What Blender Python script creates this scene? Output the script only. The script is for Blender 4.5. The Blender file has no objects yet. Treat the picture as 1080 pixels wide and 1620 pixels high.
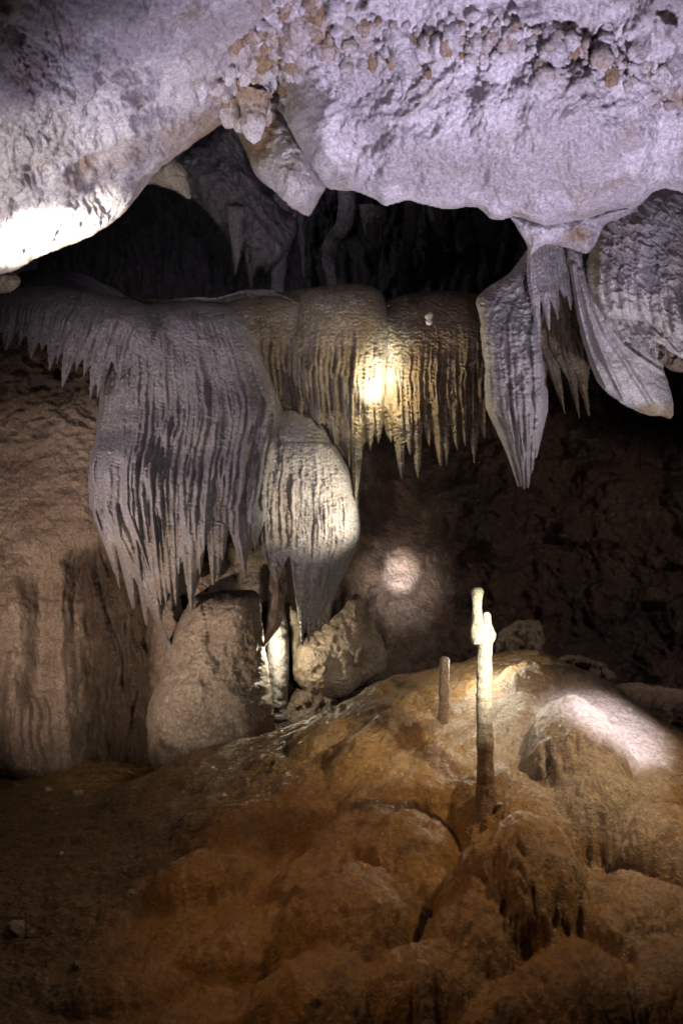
import bpy, math, random
import numpy as np
from mathutils import Vector

# ------------------------------------------------------------------ camera, world, lamps, exposure
S = bpy.context.scene
COL = S.collection
ZC = 1.6                                   # eye height above the cave floor
K = (24.0 / 35.0) / 1080.0                 # metres per photo pixel at one metre

def P(px, py, Y):
    return Vector(((px - 540) * K * Y, Y, ZC + (810 - py) * K * Y))

cd = bpy.data.cameras.new('camera')
cam = bpy.data.objects.new('camera', cd); COL.objects.link(cam)
cam.location = (0, 0, ZC); cam.rotation_euler = (math.pi / 2, 0, 0)
cd.sensor_fit = 'VERTICAL'; cd.sensor_height = 36; cd.sensor_width = 24; cd.lens = 35
cd.clip_start = 0.05; cd.clip_end = 200
cd.dof.use_dof = True; cd.dof.focus_distance = 5.9; cd.dof.aperture_fstop = 4.0
S.camera = cam
W = bpy.data.worlds.new('World'); S.world = W; W.use_nodes = True
bg = W.node_tree.nodes['Background']
bg.inputs[0].default_value = (0.75, 0.72, 1.0, 1); bg.inputs[1].default_value = 0.0035
S.view_settings.view_transform = 'Standard'; S.view_settings.look = 'None'
S.view_settings.exposure = 0.6; S.view_settings.gamma = 1.0
S.render.engine = 'CYCLES'
S.cycles.use_denoising = True
S.cycles.sample_clamp_direct = 8.0
S.cycles.use_adaptive_sampling = False
S.cycles.max_bounces = 5; S.cycles.diffuse_bounces = 3; S.cycles.glossy_bounces = 2
S.cycles.sample_clamp_indirect = 3.0

def spot(name, loc, target, energy, color, deg, blend=0.6, radius=0.03):
    l = bpy.data.lights.new(name, 'SPOT'); l.energy = energy; l.color = color
    l.spot_size = math.radians(deg); l.spot_blend = blend; l.shadow_soft_size = radius
    o = bpy.data.objects.new(name, l); COL.objects.link(o)
    o.location = loc
    o.rotation_euler = (Vector(target) - Vector(loc)).to_track_quat('-Z', 'Y').to_euler()
    return o

def point(name, loc, energy, color, radius=0.03):
    l = bpy.data.lights.new(name, 'POINT'); l.energy = energy; l.color = color; l.shadow_soft_size = radius
    o = bpy.data.objects.new(name, l); COL.objects.link(o); o.location = loc
    return o

LAV = (0.81, 0.725, 1.0); WARM = (1.0, 0.66, 0.34); YEL = (1.0, 0.86, 0.50); COOL = (0.93, 0.93, 1.0)
# unseen floods and two added fills: aimed up at the roof, across the curtains, warm over the floor
spot('roof_flood', (1.0, 1.9, 0.75), P(710, 275, 3.8), 480, LAV, 64, 1.0, 0.05)
spot('roof_flood', (-1.05, 2.4, 0.8), P(250, 270, 3.8), 120, LAV, 62, 1.0, 0.05)
spot('curtain_flood_or_fill', (-2.5, 4.6, 1.75), P(330, 660, 6.2), 95, (0.92, 0.83, 1.0), 70, 1.0, 0.03)
spot('curtain_flood_or_fill', (2.1, 4.6, 1.25), P(900, 540, 5.6), 75, (0.92, 0.86, 1.0), 75, 1.0, 0.03)
spot('curtain_flood_or_fill', (1.3, 2.6, 0.95), P(900, 540, 5.0), 75, (0.88, 0.82, 1.0), 40, 1.0, 0.04)
spot('floor_flood', (-1.8, 3.8, 0.45), P(180, 920, 6.5), 290, (1.0, 0.80, 0.66), 60, 1.0, 0.04)
spot('floor_flood', (-1.55, 2.9, 1.85), P(660, 1450, 3.8), 44, (1.0, 0.56, 0.19), 58, 1.0, 0.04)
spot('floor_flood', (1.75, 3.7, 2.15), P(830, 1370, 4.1), 112, (1.0, 0.68, 0.35), 66, 1.0, 0.06)
spot('wall_fill', (2.7, 4.7, 2.0), P(900, 960, 7.6), 62, (1.0, 0.80, 0.70), 85, 1.0, 0.05)  # added fill to lift the dark rear wall, no real source
spot('curtain_flood_or_fill', (0.4, 0.3, 2.0), P(330, 640, 6.2), 190, (0.92, 0.85, 1.0), 32, 1.0, 0.04)  # added frontal fill beside the camera, brightens the great curtain
# tight lamps on the formations, and one added chamber fill
spot('show_or_fill_lamp', (-1.2, 1.9, 1.3), P(82, 372, 3.75), 3600, (1.0, 0.97, 0.86), 11, 1.0, 0.02)
spot('show_or_fill_lamp', (-1.2, 1.9, 1.3), P(110, 345, 3.75), 170, (1.0, 0.95, 0.80), 44, 1.0, 0.02)
point('show_or_fill_lamp', P(604, 612, 6.28), 9, (1.0, 0.86, 0.56), 0.012)
spot('show_or_fill_lamp', P(612, 680, 5.75), P(594, 604, 6.3), 240, (1.0, 0.95, 0.80), 30, 1.0, 0.012)
spot('show_or_fill_lamp', P(690, 560, 5.4), P(560, 600, 6.3), 34, (1.0, 0.84, 0.50), 60, 1.0, 0.015)
spot('show_or_fill_lamp', P(650, 835, 5.95), P(546, 805, 6.15), 30, (1.0, 0.94, 0.76), 70, 1.0, 0.012)
spot('show_or_fill_lamp', P(760, 880, 4.9), P(500, 800, 6.1), 240, (1.0, 0.90, 0.70), 29, 1.0, 0.012)
spot('show_or_fill_lamp', P(690, 985, 5.9), P(632, 905, 7.6), 700, (1.0, 0.97, 1.0), 12, 1.0, 0.02)
spot('show_or_fill_lamp', P(690, 985, 5.9), P(632, 925, 7.6), 100, (1.0, 0.90, 0.88), 30, 1.0, 0.02)
spot('show_or_fill_lamp', P(900, 960, 3.45), P(764, 1030, 4.02), 75, (1.0, 0.95, 0.80), 58, 1.0, 0.012)
point('show_or_fill_lamp', P(766, 1040, 4.9), 6, (1.0, 0.95, 0.78), 0.012)
spot('show_or_fill_lamp', P(1130, 760, 3.3), P(940, 1190, 4.6), 340, (0.86, 0.81, 1.0), 25, 1.0, 0.02)
point('show_or_fill_lamp', P(437, 1030, 6.64), 8, (1.0, 0.92, 0.68), 0.015)
spot('show_or_fill_lamp', (-1.9, 7.6, 4.4), (0.9, 12, 4.2), 32, (0.85, 0.85, 1.0), 120, 1.0, 0.02)  # added faint wide fill so the chamber wall shows

# ------------------------------------------------------------------ noise
def _hash(ix, iy, seed):
    h = (ix.astype(np.int64) * 374761393 + iy.astype(np.int64) * 668265263 + seed * 1274126177) & 0xffffffff
    h = ((h ^ (h >> 13)) * 1274126177) & 0xffffffff
    return ((h ^ (h >> 16)) & 0xffff) / 65535.0

def perlin(x, y, seed=0):
    ix = np.floor(x); iy = np.floor(y); fx = x - ix; fy = y - iy
    u = fx * fx * fx * (fx * (fx * 6 - 15) + 10); v = fy * fy * fy * (fy * (fy * 6 - 15) + 10)
    def g(dx, dy):
        a = _hash(ix + dx, iy + dy, seed) * 2 * np.pi
        return np.cos(a) * (fx - dx) + np.sin(a) * (fy - dy)
    n0 = g(0, 0) * (1 - u) + g(1, 0) * u
    n1 = g(0, 1) * (1 - u) + g(1, 1) * u
    return (n0 * (1 - v) + n1 * v) * 1.5

def fbm(x, y, s, octv=5, seed=0, gain=0.5):
    r = 0; a = 1; t = 0
    for o in range(octv):
        r = r + a * perlin(x / s + 17.3 * o, y / s - 9.1 * o, seed + o); t += a; a *= gain; s /= 2.03
    return r / t

def ridged(x, y, s, octv=4, seed=0, gain=0.5):
    r = 0; a = 1; t = 0
    for o in range(octv):
        r = r + a * (1 - 2 * np.abs(perlin(x / s + 5.7 * o, y / s + 3.1 * o, seed + o))); t += a; a *= gain; s /= 2.1
    return r / t

def worley(x, y, s, seed=0):
    x = x / s; y = y / s; ix = np.floor(x); iy = np.floor(y)
    f1 = np.full(x.shape, 9.0); f2 = np.full(x.shape, 9.0)
    for dx in (-1, 0, 1):
        for dy in (-1, 0, 1):
            cx = ix + dx; cy = iy + dy
            d = np.hypot(cx + _hash(cx, cy, seed) - x, cy + _hash(cx, cy, seed + 77) - y)
            f2 = np.minimum(f2, np.maximum(f1, d)); f1 = np.minimum(f1, d)
    return f1, f2

def ss(a, b, x):
    t = np.clip((x - a) / (b - a + 1e-9), 0, 1); return t * t * (3 - 2 * t)

def rnd(d, R):
    return np.sqrt(np.clip(1 - (1 - np.clip(d / R, 0, 1)) ** 2, 0, 1))

def catmull(pts, n=8, closed=False):
    p = np.array(pts, float); m = len(p); out = []
    rng = range(m) if closed else range(m - 1)
    for i in rng:
        if closed: p0, p1, p2, p3 = p[(i - 1) % m], p[i], p[(i + 1) % m], p[(i + 2) % m]
        else: p0, p1, p2, p3 = p[max(i - 1, 0)], p[i], p[i + 1], p[min(i + 2, m - 1)]
        for k in range(n):
            t = k / n
            out.append(0.5 * ((2 * p1) + (-p0 + p2) * t + (2 * p0 - 5 * p1 + 4 * p2 - p3) * t * t + (-p0 + 3 * p1 - 3 * p2 + p3) * t ** 3))
    if not closed: out.append(p[-1])
    return np.array(out)

def crv(pts):
    c = catmull(pts, 10); xs = np.maximum.accumulate(c[:, 0] + np.arange(len(c)) * 1e-6)
    return lambda x: np.interp(x, xs, c[:, 1])

def resample(path, n, k=2):
    path = np.asarray(path, float)
    d = np.concatenate([[0], np.cumsum(np.linalg.norm(path[1:, :k] - path[:-1, :k], axis=1))]); t = np.linspace(0, d[-1], n)
    return np.stack([np.interp(t, d, path[:, k]) for k in range(path.shape[1])], 1)

def sdf(X, Y, poly, smooth=6):
    q = catmull(poly, smooth, True) if smooth else np.array(poly, float)
    best = np.full(X.shape, 1e9); ins = np.zeros(X.shape, bool)
    a = q; b = np.roll(q, -1, 0)
    for (x0, y0), (x1, y1) in zip(a, b):
        dx, dy = x1 - x0, y1 - y0; L = dx * dx + dy * dy + 1e-9
        t = np.clip(((X - x0) * dx + (Y - y0) * dy) / L, 0, 1)
        best = np.minimum(best, (X - x0 - t * dx) ** 2 + (Y - y0 - t * dy) ** 2)
        if abs(dy) > 1e-9:
            ins ^= ((y0 > Y) != (y1 > Y)) & (X < dx * (Y - y0) / dy + x0)
    d = np.sqrt(best)
    return np.where(ins, d, -d)

# ------------------------------------------------------------------ mesh output
def make_mesh(name, V, faces, mat, parent=None, base=None, normals=None, attr=None):
    me = bpy.data.meshes.new(name)
    if base is not None: V = V - np.array(base)
    nq = len(faces)
    me.vertices.add(len(V)); me.vertices.foreach_set('co', V.astype(np.float32).ravel())
    me.loops.add(nq * 4); me.loops.foreach_set('vertex_index', faces.astype(np.int32).ravel())
    me.polygons.add(nq); me.polygons.foreach_set('loop_start', np.arange(nq, dtype=np.int32) * 4)
    me.polygons.foreach_set('use_smooth', np.ones(nq, bool))
    me.update(calc_edges=True)
    if attr is not None:
        at = me.attributes.new('stain', 'FLOAT', 'POINT'); at.data.foreach_set('value', attr.astype(np.float32))
    if normals is not None:
        me.normals_split_custom_set_from_vertices(normals.astype(np.float32))
    me.materials.append(mat)
    o = bpy.data.objects.new(name, me); COL.objects.link(o)
    if parent is not None: o.parent = parent
    return o

def tag(o, label, cat, group=None, kind=None):
    if kind: o['kind'] = kind
    if label: o['label'] = label
    if cat: o['category'] = cat
    if group: o['group'] = group
    return o

def empty(name, loc):
    o = bpy.data.objects.new(name, None); COL.objects.link(o); o.location = loc; o.empty_display_size = 0.1
    return o

class Field:
    def __init__(s, x0, y0, x1, y1, step):
        s.step = step
        s.X, s.Y = np.meshgrid(np.arange(x0, x1 + step, step), np.arange(y0, y1 + step, step))
        s.M = np.zeros(s.X.shape, bool); s.H = np.zeros(s.X.shape); s.R = np.zeros(s.X.shape)
        s.x0, s.y0 = x0, y0
    def seg_box(s, pts, pad):
        h, w = s.X.shape
        j0 = int(max(0, (pts[:, 0].min() - pad - s.x0) / s.step)); j1 = int(min(w, (pts[:, 0].max() + pad - s.x0) / s.step + 2))
        i0 = int(max(0, (pts[:, 1].min() - pad - s.y0) / s.step)); i1 = int(min(h, (pts[:, 1].max() + pad - s.y0) / s.step + 2))
        return i0, i1, j0, j1
    def rib(s, path, w, a, p, mask=True, seglen=12):
        """A rounded or sharp rib along a path: w half width, a height (m), p profile power, all per control point."""
        c = np.column_stack([path, w, a, p]); L = np.hypot(*(c[1:, :2] - c[:-1, :2]).T).sum()
        c = resample(c, max(4, int(L / seglen)))
        i0, i1, j0, j1 = s.seg_box(c, c[:, 2].max() + 2)
        if i1 <= i0 or j1 <= j0: return
        # work in vertical chunks so that the boxes stay narrow
        for k in range(0, len(c) - 1, 6):
            cc = c[k:k + 7]
            i0, i1, j0, j1 = s.seg_box(cc, cc[:, 2].max() + 1)
            if i1 <= i0 or j1 <= j0: continue
            X = s.X[i0:i1, j0:j1]; Y = s.Y[i0:i1, j0:j1]
            best = np.full(X.shape, 9.0); A = np.zeros(X.shape); Q = np.ones(X.shape)
            for q in range(len(cc) - 1):
                (x0, y0, w0, a0, p0), (x1, y1, w1, a1, p1) = cc[q], cc[q + 1]
                dx, dy = x1 - x0, y1 - y0
                t = np.clip(((X - x0) * dx + (Y - y0) * dy) / (dx * dx + dy * dy + 1e-9), 0, 1)
                d = np.hypot(X - x0 - t * dx, Y - y0 - t * dy) / np.maximum(w0 + t * (w1 - w0), 0.05)
                m = d < best
                best = np.where(m, d, best); A = np.where(m, a0 + t * (a1 - a0), A); Q = np.where(m, p0 + t * (p1 - p0), Q)
            on = best < 1
            h = A * (1 - np.clip(best, 0, 1) ** Q)
            s.R[i0:i1, j0:j1] = np.where(on, np.maximum(s.R[i0:i1, j0:j1], h), s.R[i0:i1, j0:j1])
            if mask: s.M[i0:i1, j0:j1] |= on

def points(F, D):
    return np.stack([(F.X - 540) * K * D, D, ZC + (810 - F.Y) * K * D], -1)

def grid_normals(V):
    du = np.gradient(V, axis=1); dv = np.gradient(V, axis=0)
    n = np.cross(dv, du); n /= np.linalg.norm(n, axis=-1, keepdims=True) + 1e-12
    return n

def solid(name, V, M, thick, mat, parent=None, base=None, N=None, stain=None, quadsel=None):
    """A closed shell: the front grid V where M holds, a back a thickness behind it, walls round its edge."""
    h, w = M.shape
    q = M[:-1, :-1] & M[1:, :-1] & M[1:, 1:] & M[:-1, 1:]
    if quadsel is not None: q = q & quadsel
    ii, jj = np.nonzero(q)
    if len(ii) == 0: return None
    idx = np.arange(h * w).reshape(h, w)
    f = np.stack([idx[ii, jj], idx[ii + 1, jj], idx[ii + 1, jj + 1], idx[ii, jj + 1]], 1)
    used, inv = np.unique(f, return_inverse=True); f = inv.reshape(-1, 4)
    v = V.reshape(-1, 3)[used]; n = len(v)
    th = thick if np.isscalar(thick) else thick.reshape(-1)[used][:, None]
    O = np.array([0, 0, ZC]); dirv = v - O; dirv /= np.linalg.norm(dirv, axis=1, keepdims=True)
    vb = v + dirv * th
    e = np.concatenate([f[:, [0, 1]], f[:, [1, 2]], f[:, [2, 3]], f[:, [3, 0]]])
    key = np.sort(e, 1); key = key[:, 0] * n + key[:, 1]
    _, first, cnt = np.unique(key, return_index=True, return_counts=True)
    be = e[first[cnt == 1]]
    side = np.stack([be[:, 1], be[:, 0], be[:, 0] + n, be[:, 1] + n], 1)
    faces = np.concatenate([f, f[:, ::-1] + n, side])
    VV = np.concatenate([v, vb])
    nn = None
    if N is not None:
        nf = N.reshape(-1, 3)[used]; nn = np.concatenate([nf, -nf])
    at = None
    if stain is not None: at = np.tile(stain.reshape(-1)[used], 2)
    return make_mesh(name, VV, faces, mat, parent, base, nn, at)

# ------------------------------------------------------------------ materials
def rock(name, c1, c2, c3, stain=None, scale=2.2, rough=0.62, grain=55, bump=0.35, streak=0.0, spark=0.0, contrast=1.0):
    """Mottled limestone: three colours mixed by noise, mineral colour and painted shade as stain by attribute, fine grain as bump."""
    m = bpy.data.materials.new(name); m.use_nodes = True; nt = m.node_tree; nd = nt.nodes; L = nt.links
    for n in list(nd): nd.remove(n)
    out = nd.new('ShaderNodeOutputMaterial'); b = nd.new('ShaderNodeBsdfPrincipled'); L.new(b.outputs[0], out.inputs[0])
    geo = nd.new('ShaderNodeNewGeometry')
    def noise(sc, det, ro=0.55, vec=None):
        n = nd.new('ShaderNodeTexNoise'); n.inputs['Scale'].default_value = sc; n.inputs['Detail'].default_value = det
        n.inputs['Roughness'].default_value = ro; L.new(vec or geo.outputs['Position'], n.inputs['Vector']); return n
    def mixc(f, a, bb, mode='MIX'):
        x = nd.new('ShaderNodeMix'); x.data_type = 'RGBA'; x.blend_type = mode
        if isinstance(f, float): x.inputs[0].default_value = f
        else: L.new(f, x.inputs[0])
        for s_, v in ((6, a), (7, bb)):
            if isinstance(v, tuple): x.inputs[s_].default_value = (*v, 1)
            else: L.new(v, x.inputs[s_])
        return x.outputs[2]
    def ramp(src, lo, hi):
        r = nd.new('ShaderNodeMapRange'); r.inputs[1].default_value = lo; r.inputs[2].default_value = hi
        r.interpolation_type = 'SMOOTHSTEP'; L.new(src, r.inputs[0]); return r.outputs[0]
    n1 = noise(scale, 9, 0.62); n2 = noise(scale * 3.7, 8, 0.65)
    col = mixc(ramp(n1.outputs[0], 0.5 - 0.13 / contrast, 0.5 + 0.13 / contrast), c1, c2)
    col = mixc(ramp(n2.outputs[0], 0.50, 0.70), col, c3)
    if streak:
        mp = nd.new('ShaderNodeMapping'); mp.inputs['Scale'].default_value = (1, 1, 0.07); L.new(geo.outputs['Position'], mp.inputs['Vector'])
        n3 = noise(16, 5, 0.6, mp.outputs[0])
        col = mixc(ramp(n3.outputs[0], 0.40, 0.66), col, mixc(streak, col, c2))
        n3b = noise(34, 3, 0.6, mp.outputs[0])
        col = mixc(ramp(n3b.outputs[0], 0.52, 0.68), col, mixc(streak * 0.7, col, c3))
    if stain is not None:
        at = nd.new('ShaderNodeAttribute'); at.attribute_name = 'stain'
        nz = noise(9, 7, 0.65); ad = nd.new('ShaderNodeMath'); ad.operation = 'MULTIPLY_ADD'
        L.new(nz.outputs[0], ad.inputs[0]); ad.inputs[1].default_value = 1.1; ad.inputs[2].default_value = -0.55
        ad2 = nd.new('ShaderNodeMath'); ad2.operation = 'ADD'; L.new(at.outputs['Fac'], ad2.inputs[0]); L.new(ad.outputs[0], ad2.inputs[1])
        gate = nd.new('ShaderNodeMath'); gate.operation = 'MULTIPLY'
        L.new(ramp(ad2.outputs[0], 0.1, 0.9), gate.inputs[0]); L.new(ramp(at.outputs['Fac'], 0.0, 0.15), gate.inputs[1])
        col = mixc(gate.outputs[0], col, stain)
    n4 = noise(grain, 6, 0.7)
    col = mixc(ramp(n4.outputs[0], 0.36, 0.64), mixc(0.46, col, (0.02, 0.015, 0.01)), col)
    L.new(col, b.inputs['Base Color'])
    rr = nd.new('ShaderNodeMapRange'); rr.inputs[3].default_value = rough - 0.18; rr.inputs[4].default_value = rough + 0.18
    rr.inputs[1].default_value = 0.3; rr.inputs[2].default_value = 0.7
    L.new(n2.outputs[0], rr.inputs[0]); L.new(rr.outputs[0], b.inputs['Roughness'])
    b.inputs['Specular IOR Level'].default_value = 0.5
    bp = nd.new('ShaderNodeBump'); bp.inputs['Strength'].default_value = min(1, bump * 1.9); bp.inputs['Distance'].default_value = 0.03
    n5 = noise(grain * 1.6, 5, 0.7); L.new(n5.outputs[0], bp.inputs['Height'])
    bp2 = nd.new('ShaderNodeBump'); bp2.inputs['Strength'].default_value = min(1, bump * 1.6); bp2.inputs['Distance'].default_value = 0.09
    n6 = noise(grain * 0.42, 6, 0.65); L.new(n6.outputs[0], bp2.inputs['Height']); L.new(bp.outputs[0], bp2.inputs['Normal'])
    L.new(bp2.outputs[0], b.inputs['Normal'])
    return m

M_CEIL = rock('pale_roof_limestone', (0.45, 0.41, 0.42), (0.70, 0.66, 0.68), (0.40, 0.33, 0.29), stain=(0.30, 0.20, 0.11), scale=1.5, grain=70, bump=0.32, contrast=1.3)
M_FLOW = rock('grey_flowstone', (0.36, 0.32, 0.31), (0.46, 0.42, 0.40), (0.27, 0.23, 0.21), stain=(0.34, 0.22, 0.09), scale=2.5, grain=75, bump=0.42, streak=0.45, rough=0.42)
M_YEL = rock('ochre_flowstone', (0.36, 0.28, 0.17), (0.44, 0.38, 0.29), (0.27, 0.19, 0.10), stain=(0.20, 0.135, 0.075), scale=2.5, grain=75, bump=0.42, streak=0.55, rough=0.36)
M_PALE = rock('lilac_white_flowstone', (0.56, 0.51, 0.50), (0.66, 0.62, 0.62), (0.46, 0.40, 0.36), stain=(0.36, 0.26, 0.14), scale=2.6, grain=70, bump=0.35, streak=0.3, rough=0.58)
M_BROWN = rock('brown_flowstone_wall', (0.36, 0.255, 0.185), (0.45, 0.34, 0.26), (0.27, 0.18, 0.115), stain=(0.09, 0.055, 0.03), scale=1.6, grain=60, bump=0.45, streak=0.3)
M_BOULD = rock('tan_limestone', (0.44, 0.33, 0.24), (0.52, 0.42, 0.32), (0.31, 0.22, 0.15), stain=(0.10, 0.065, 0.04), scale=2.4, grain=60, bump=0.4)
M_DARK = rock('dark_cave_rock', (0.12, 0.085, 0.065), (0.19, 0.12, 0.08), (0.06, 0.05, 0.048), stain=(0.40, 0.29, 0.22), scale=1.3, grain=40, bump=0.8, contrast=1.4)
M_CHAM = rock('chamber_rock', (0.20, 0.18, 0.18), (0.26, 0.23, 0.23), (0.12, 0.10, 0.10), scale=1.6, grain=40, bump=0.6, streak=0.4)
M_MUD = rock('ochre_floor_flowstone', (0.28, 0.145, 0.040), (0.34, 0.19, 0.062), (0.17, 0.085, 0.026), stain=(0.50, 0.43, 0.36), scale=2.0, grain=60, bump=0.36, rough=0.35, contrast=0.9)
M_STAL = rock('cream_calcite', (0.60, 0.54, 0.40), (0.68, 0.63, 0.50), (0.50, 0.40, 0.27), stain=(0.20, 0.125, 0.075), scale=7, grain=80, bump=0.3, rough=0.36)

random.seed(4)
RNG = np.random.default_rng(7)

# ------------------------------------------------------------------ setting: roof
def blur(a, n):
    k = np.ones(n) / n
    for ax in (0, 1):
        a = np.apply_along_axis(lambda r: np.convolve(np.pad(r, n // 2, 'edge'), k, 'valid'), ax, a)
    return a

def displace(V, H):
    N = np.stack([blur(c, 31) for c in np.moveaxis(grid_normals(V), -1, 0)], -1)
    N /= np.linalg.norm(N, axis=-1, keepdims=True) + 1e-9
    return V + N * H[..., None]

def build_roof():
    F = Field(-620, -330, 1720, 560, 2.2)
    X, Y = F.X, F.Y
    ridge = crv([(-300, 500), (-120, 470), (0, 434), (20, 430), (75, 401), (130, 380), (175, 355), (202, 330), (215, 305), (235, 281), (262, 260), (330, 211),
                 (376, 186), (410, 196), (440, 176), (470, 226), (500, 272), (520, 298), (560, 303), (585, 312), (612, 325), (645, 318), (705, 331), (750, 328), (782, 348),
                 (820, 343), (860, 356), (930, 345), (965, 333), (1010, 326), (1040, 300), (1080, 305), (1180, 330), (1400, 360)])
    yr = ridge(X[0]) + 3.5 * fbm(X[0], X[0] * 0 + 3, 22, 4, 5) + 2.0 * np.maximum(0, fbm(X[0], X[0] * 0, 26, 3, 8))
    Yr = crv([(-300, 3.5), (0, 3.75), (130, 4.0), (240, 4.3), (378, 4.6), (440, 4.45), (520, 4.25), (800, 4.1), (1080, 3.9), (1400, 3.6)])(X[0])
    Yt = crv([(-300, 2.0), (0, 2.5), (300, 2.9), (480, 3.3), (700, 3.3), (1000, 3.1), (1400, 2.6)])(X[0])
    s = (Y - (-330)) / (yr[None] + 330)
    sc = np.clip(s, 0, 1)
    top0 = 330 / (yr + 330)
    a = np.clip((sc - top0) / (1 - top0), -1, 1)
    D = np.where(a > 0, Yt + (Yr - Yt) * np.abs(a) ** 1.25, Yt + a * 1.1)
    # the right lobe bulges towards the viewer, the left one sweeps as a ramp
    D -= 0.26 * np.exp(-(((X - 790) / 250) ** 2 + ((Y - 225) / 105) ** 2))
    D -= 0.10 * np.exp(-(((X - 250) / 150) ** 2 + ((Y - 210) / 60) ** 2))
    D += 0.25 * np.exp(-(((X - 430) / 60) ** 2 + ((Y - 120) / 75) ** 2))
    soft = ss(-4, 30, yr - Y)
    # layered ledges along the left ramp
    t = (Y + 0.45 * X - 250) / 46 + 0.9 * fbm(X, Y, 160, 3, 31)
    st = t - np.floor(t)
    left = ss(430, 300, X)
    Hd = -left * ss(30, 110, yr - Y) * 0.03 * (ss(0, 0.7, st) - ss(0.7, 1, st)) * (0.4 + fbm(X, Y, 120, 2, 14))
    D -= 0.16 * fbm(X, Y, 210, 3, 1)
    Hd += 0.036 * fbm(X, Y, 60, 5, 2, 0.44) + 0.005 * fbm(X, Y, 8, 3, 16, 0.6) + (0.016 * fbm(X, Y, 17, 4, 3, 0.65) + 0.02 * ridged(X + 0.3 * Y, Y + 0.5 * X, 45, 3, 6))
    # knobbly crust along the crest between the lobes and along the top right
    band1 = np.exp(-((np.minimum(np.hypot((X - 455) / 1.2, Y - 40), np.hypot(X - 390, (Y - 150) / 1.1))) / 62.0) ** 2)
    line = crv([(-300, -200), (480, 40), (600, 60), (700, 62), (800, 70), (900, 82), (1000, 110), (1080, 140), (1400, 190)])(X)
    band2 = np.where(X > 420, np.exp(-((Y - line) / 34) ** 2) * ss(430, 500, X), 0)
    line3 = 190 - 0.42 * (X - 180) + 60
    band3 = 0.55 * np.exp(-((Y - line3) / 20) ** 2) * ss(60, 140, X) * ss(380, 330, X)
    band = np.clip(band1 + band2 + band3, 0, 1) * (0.55 + 0.9 * np.clip(fbm(X, Y, 50, 3, 50) + 0.3, 0, 1))
    wx = X + 9 * fbm(X, Y, 18, 2, 60); wy = Y + 9 * fbm(X, Y, 18, 2, 61)
    f1, f2 = worley(wx, wy, 33, 9); g1, g2 = worley(wx, wy, 12, 10)
    Hd += (0.6 * band2) * (0.095 * np.clip(0.8 - f1, 0, 1) ** 0.8 + 0.055 * np.clip(0.8 - g1, 0, 1))
    h1, h2 = worley(wx, wy, 7, 12)
    Hd += 0.007 * np.clip(0.7 - h1, 0, 1)
    Hd = Hd * soft
    stain = np.clip(0.55 * band + 0.55 * np.exp(-(((X - 430) / 55) ** 2 + ((Y - 110) / 75) ** 2)) + 0.35 * np.exp(-((Y - yr) / 16) ** 2) * (X < 420) + 0.22 * left * ss(0.45, 0.9, sc), 0, 1)
    # past the lower lip the rock turns back and up into the far chamber
    over = np.clip(Y - yr, 0, None)
    Z = (810 - np.minimum(Y, yr)) * K
    D0 = D.copy()
    lip = np.clip((yr - Y) / 14, 0, 1)
    D += 0.10 * (1 - np.sqrt(1 - (1 - lip) ** 2)) * (over == 0)
    V = np.stack([(X - 540) * K * D, D, ZC + Z * D], -1)
    rows = np.argmax(Y >= yr, axis=0)
    back = over * 0.010
    j = np.arange(X.shape[1])
    De = D0[np.clip(rows - 2, 0, None), j] + 0.10; De = np.convolve(np.pad(De, 2, 'edge'), np.ones(5) / 5, 'valid')
    Db = De + back * 1.3
    Zb = ZC + (810 - yr) * K * De + back * 0.75
    isb = over > 0
    V[isb, 0] = ((X - 540) * K * De)[isb]; V[isb, 1] = Db[isb]; V[isb, 2] = Zb[isb]
    V = displace(V, Hd * (over == 0))
    o = solid('ceiling', V, np.ones(X.shape, bool), 0.05, M_CEIL, stain=stain)
    # a crust of calcite nodules along the crest: one uncountable growth
    rg = np.random.default_rng(33); Vs = []; Fs = []; Ss = []; off = 0
    Nn = grid_normals(V); n, m = 9, 14
    th = np.linspace(0.02, np.pi - 0.02, n)[:, None]; ph = np.linspace(0, 2 * np.pi, m, endpoint=False)[None]
    sp = np.stack([np.sin(th) * np.cos(ph), np.sin(th) * np.sin(ph), np.cos(th) + 0 * ph], -1)
    i_, j_ = np.meshgrid(np.arange(n - 1), np.arange(m), indexing='ij'); i_ = i_.ravel(); j_ = j_.ravel(); j2 = (j_ + 1) % m
    fq = np.stack([i_ * m + j_, (i_ + 1) * m + j_, (i_ + 1) * m + j2, i_ * m + j2], 1)
    crest = catmull([(490, -20), (462, 30), (432, 75), (408, 120), (394, 172)], 12); lcv = catmull([(470, 20), (560, 62), (650, 66), (760, 62), (880, 78), (980, 98), (1120, 150)], 12)
    for k in range(900):
        if k < 420:
            c = crest[rg.integers(len(crest))]; px, py = c[0] + rg.normal(0, 30), c[1] + rg.normal(0, 20); r = rg.uniform(3, 9) + rg.exponential(3.0)
        else:
            c = lcv[rg.integers(len(lcv))]; px, py = c[0] + rg.normal(0, 20), c[1] + rg.normal(0, 17) - 6; r = rg.uniform(2, 6) + rg.exponential(2.6)
        jj = int((px - F.x0) / F.step); ii = int((py - F.y0) / F.step)
        if not (0 <= jj < X.shape[1] and 0 <= ii < X.shape[0]) or yr[jj] - py < 8: continue
        p = V[ii, jj]; r = min(r, 17) * K * p[1]; nz = perlin(sp[..., 0] * 1.7 + k * 3.1, sp[..., 1] * 1.7 + sp[..., 2] * 1.3, k) + 0.6 * perlin(sp[..., 0] * 4 + k, sp[..., 2] * 4 + sp[..., 1] * 3, k + 7)
        b = sp * (1 + 0.38 * nz[..., None]) * r * np.array([rg.uniform(.8, 1.3), rg.uniform(.8, 1.2), rg.uniform(.8, 1.7)])
        Vs.append((b + p + Nn[ii, jj] * r * 0.25).reshape(-1, 3)); Fs.append(fq + off); off += n * m
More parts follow.
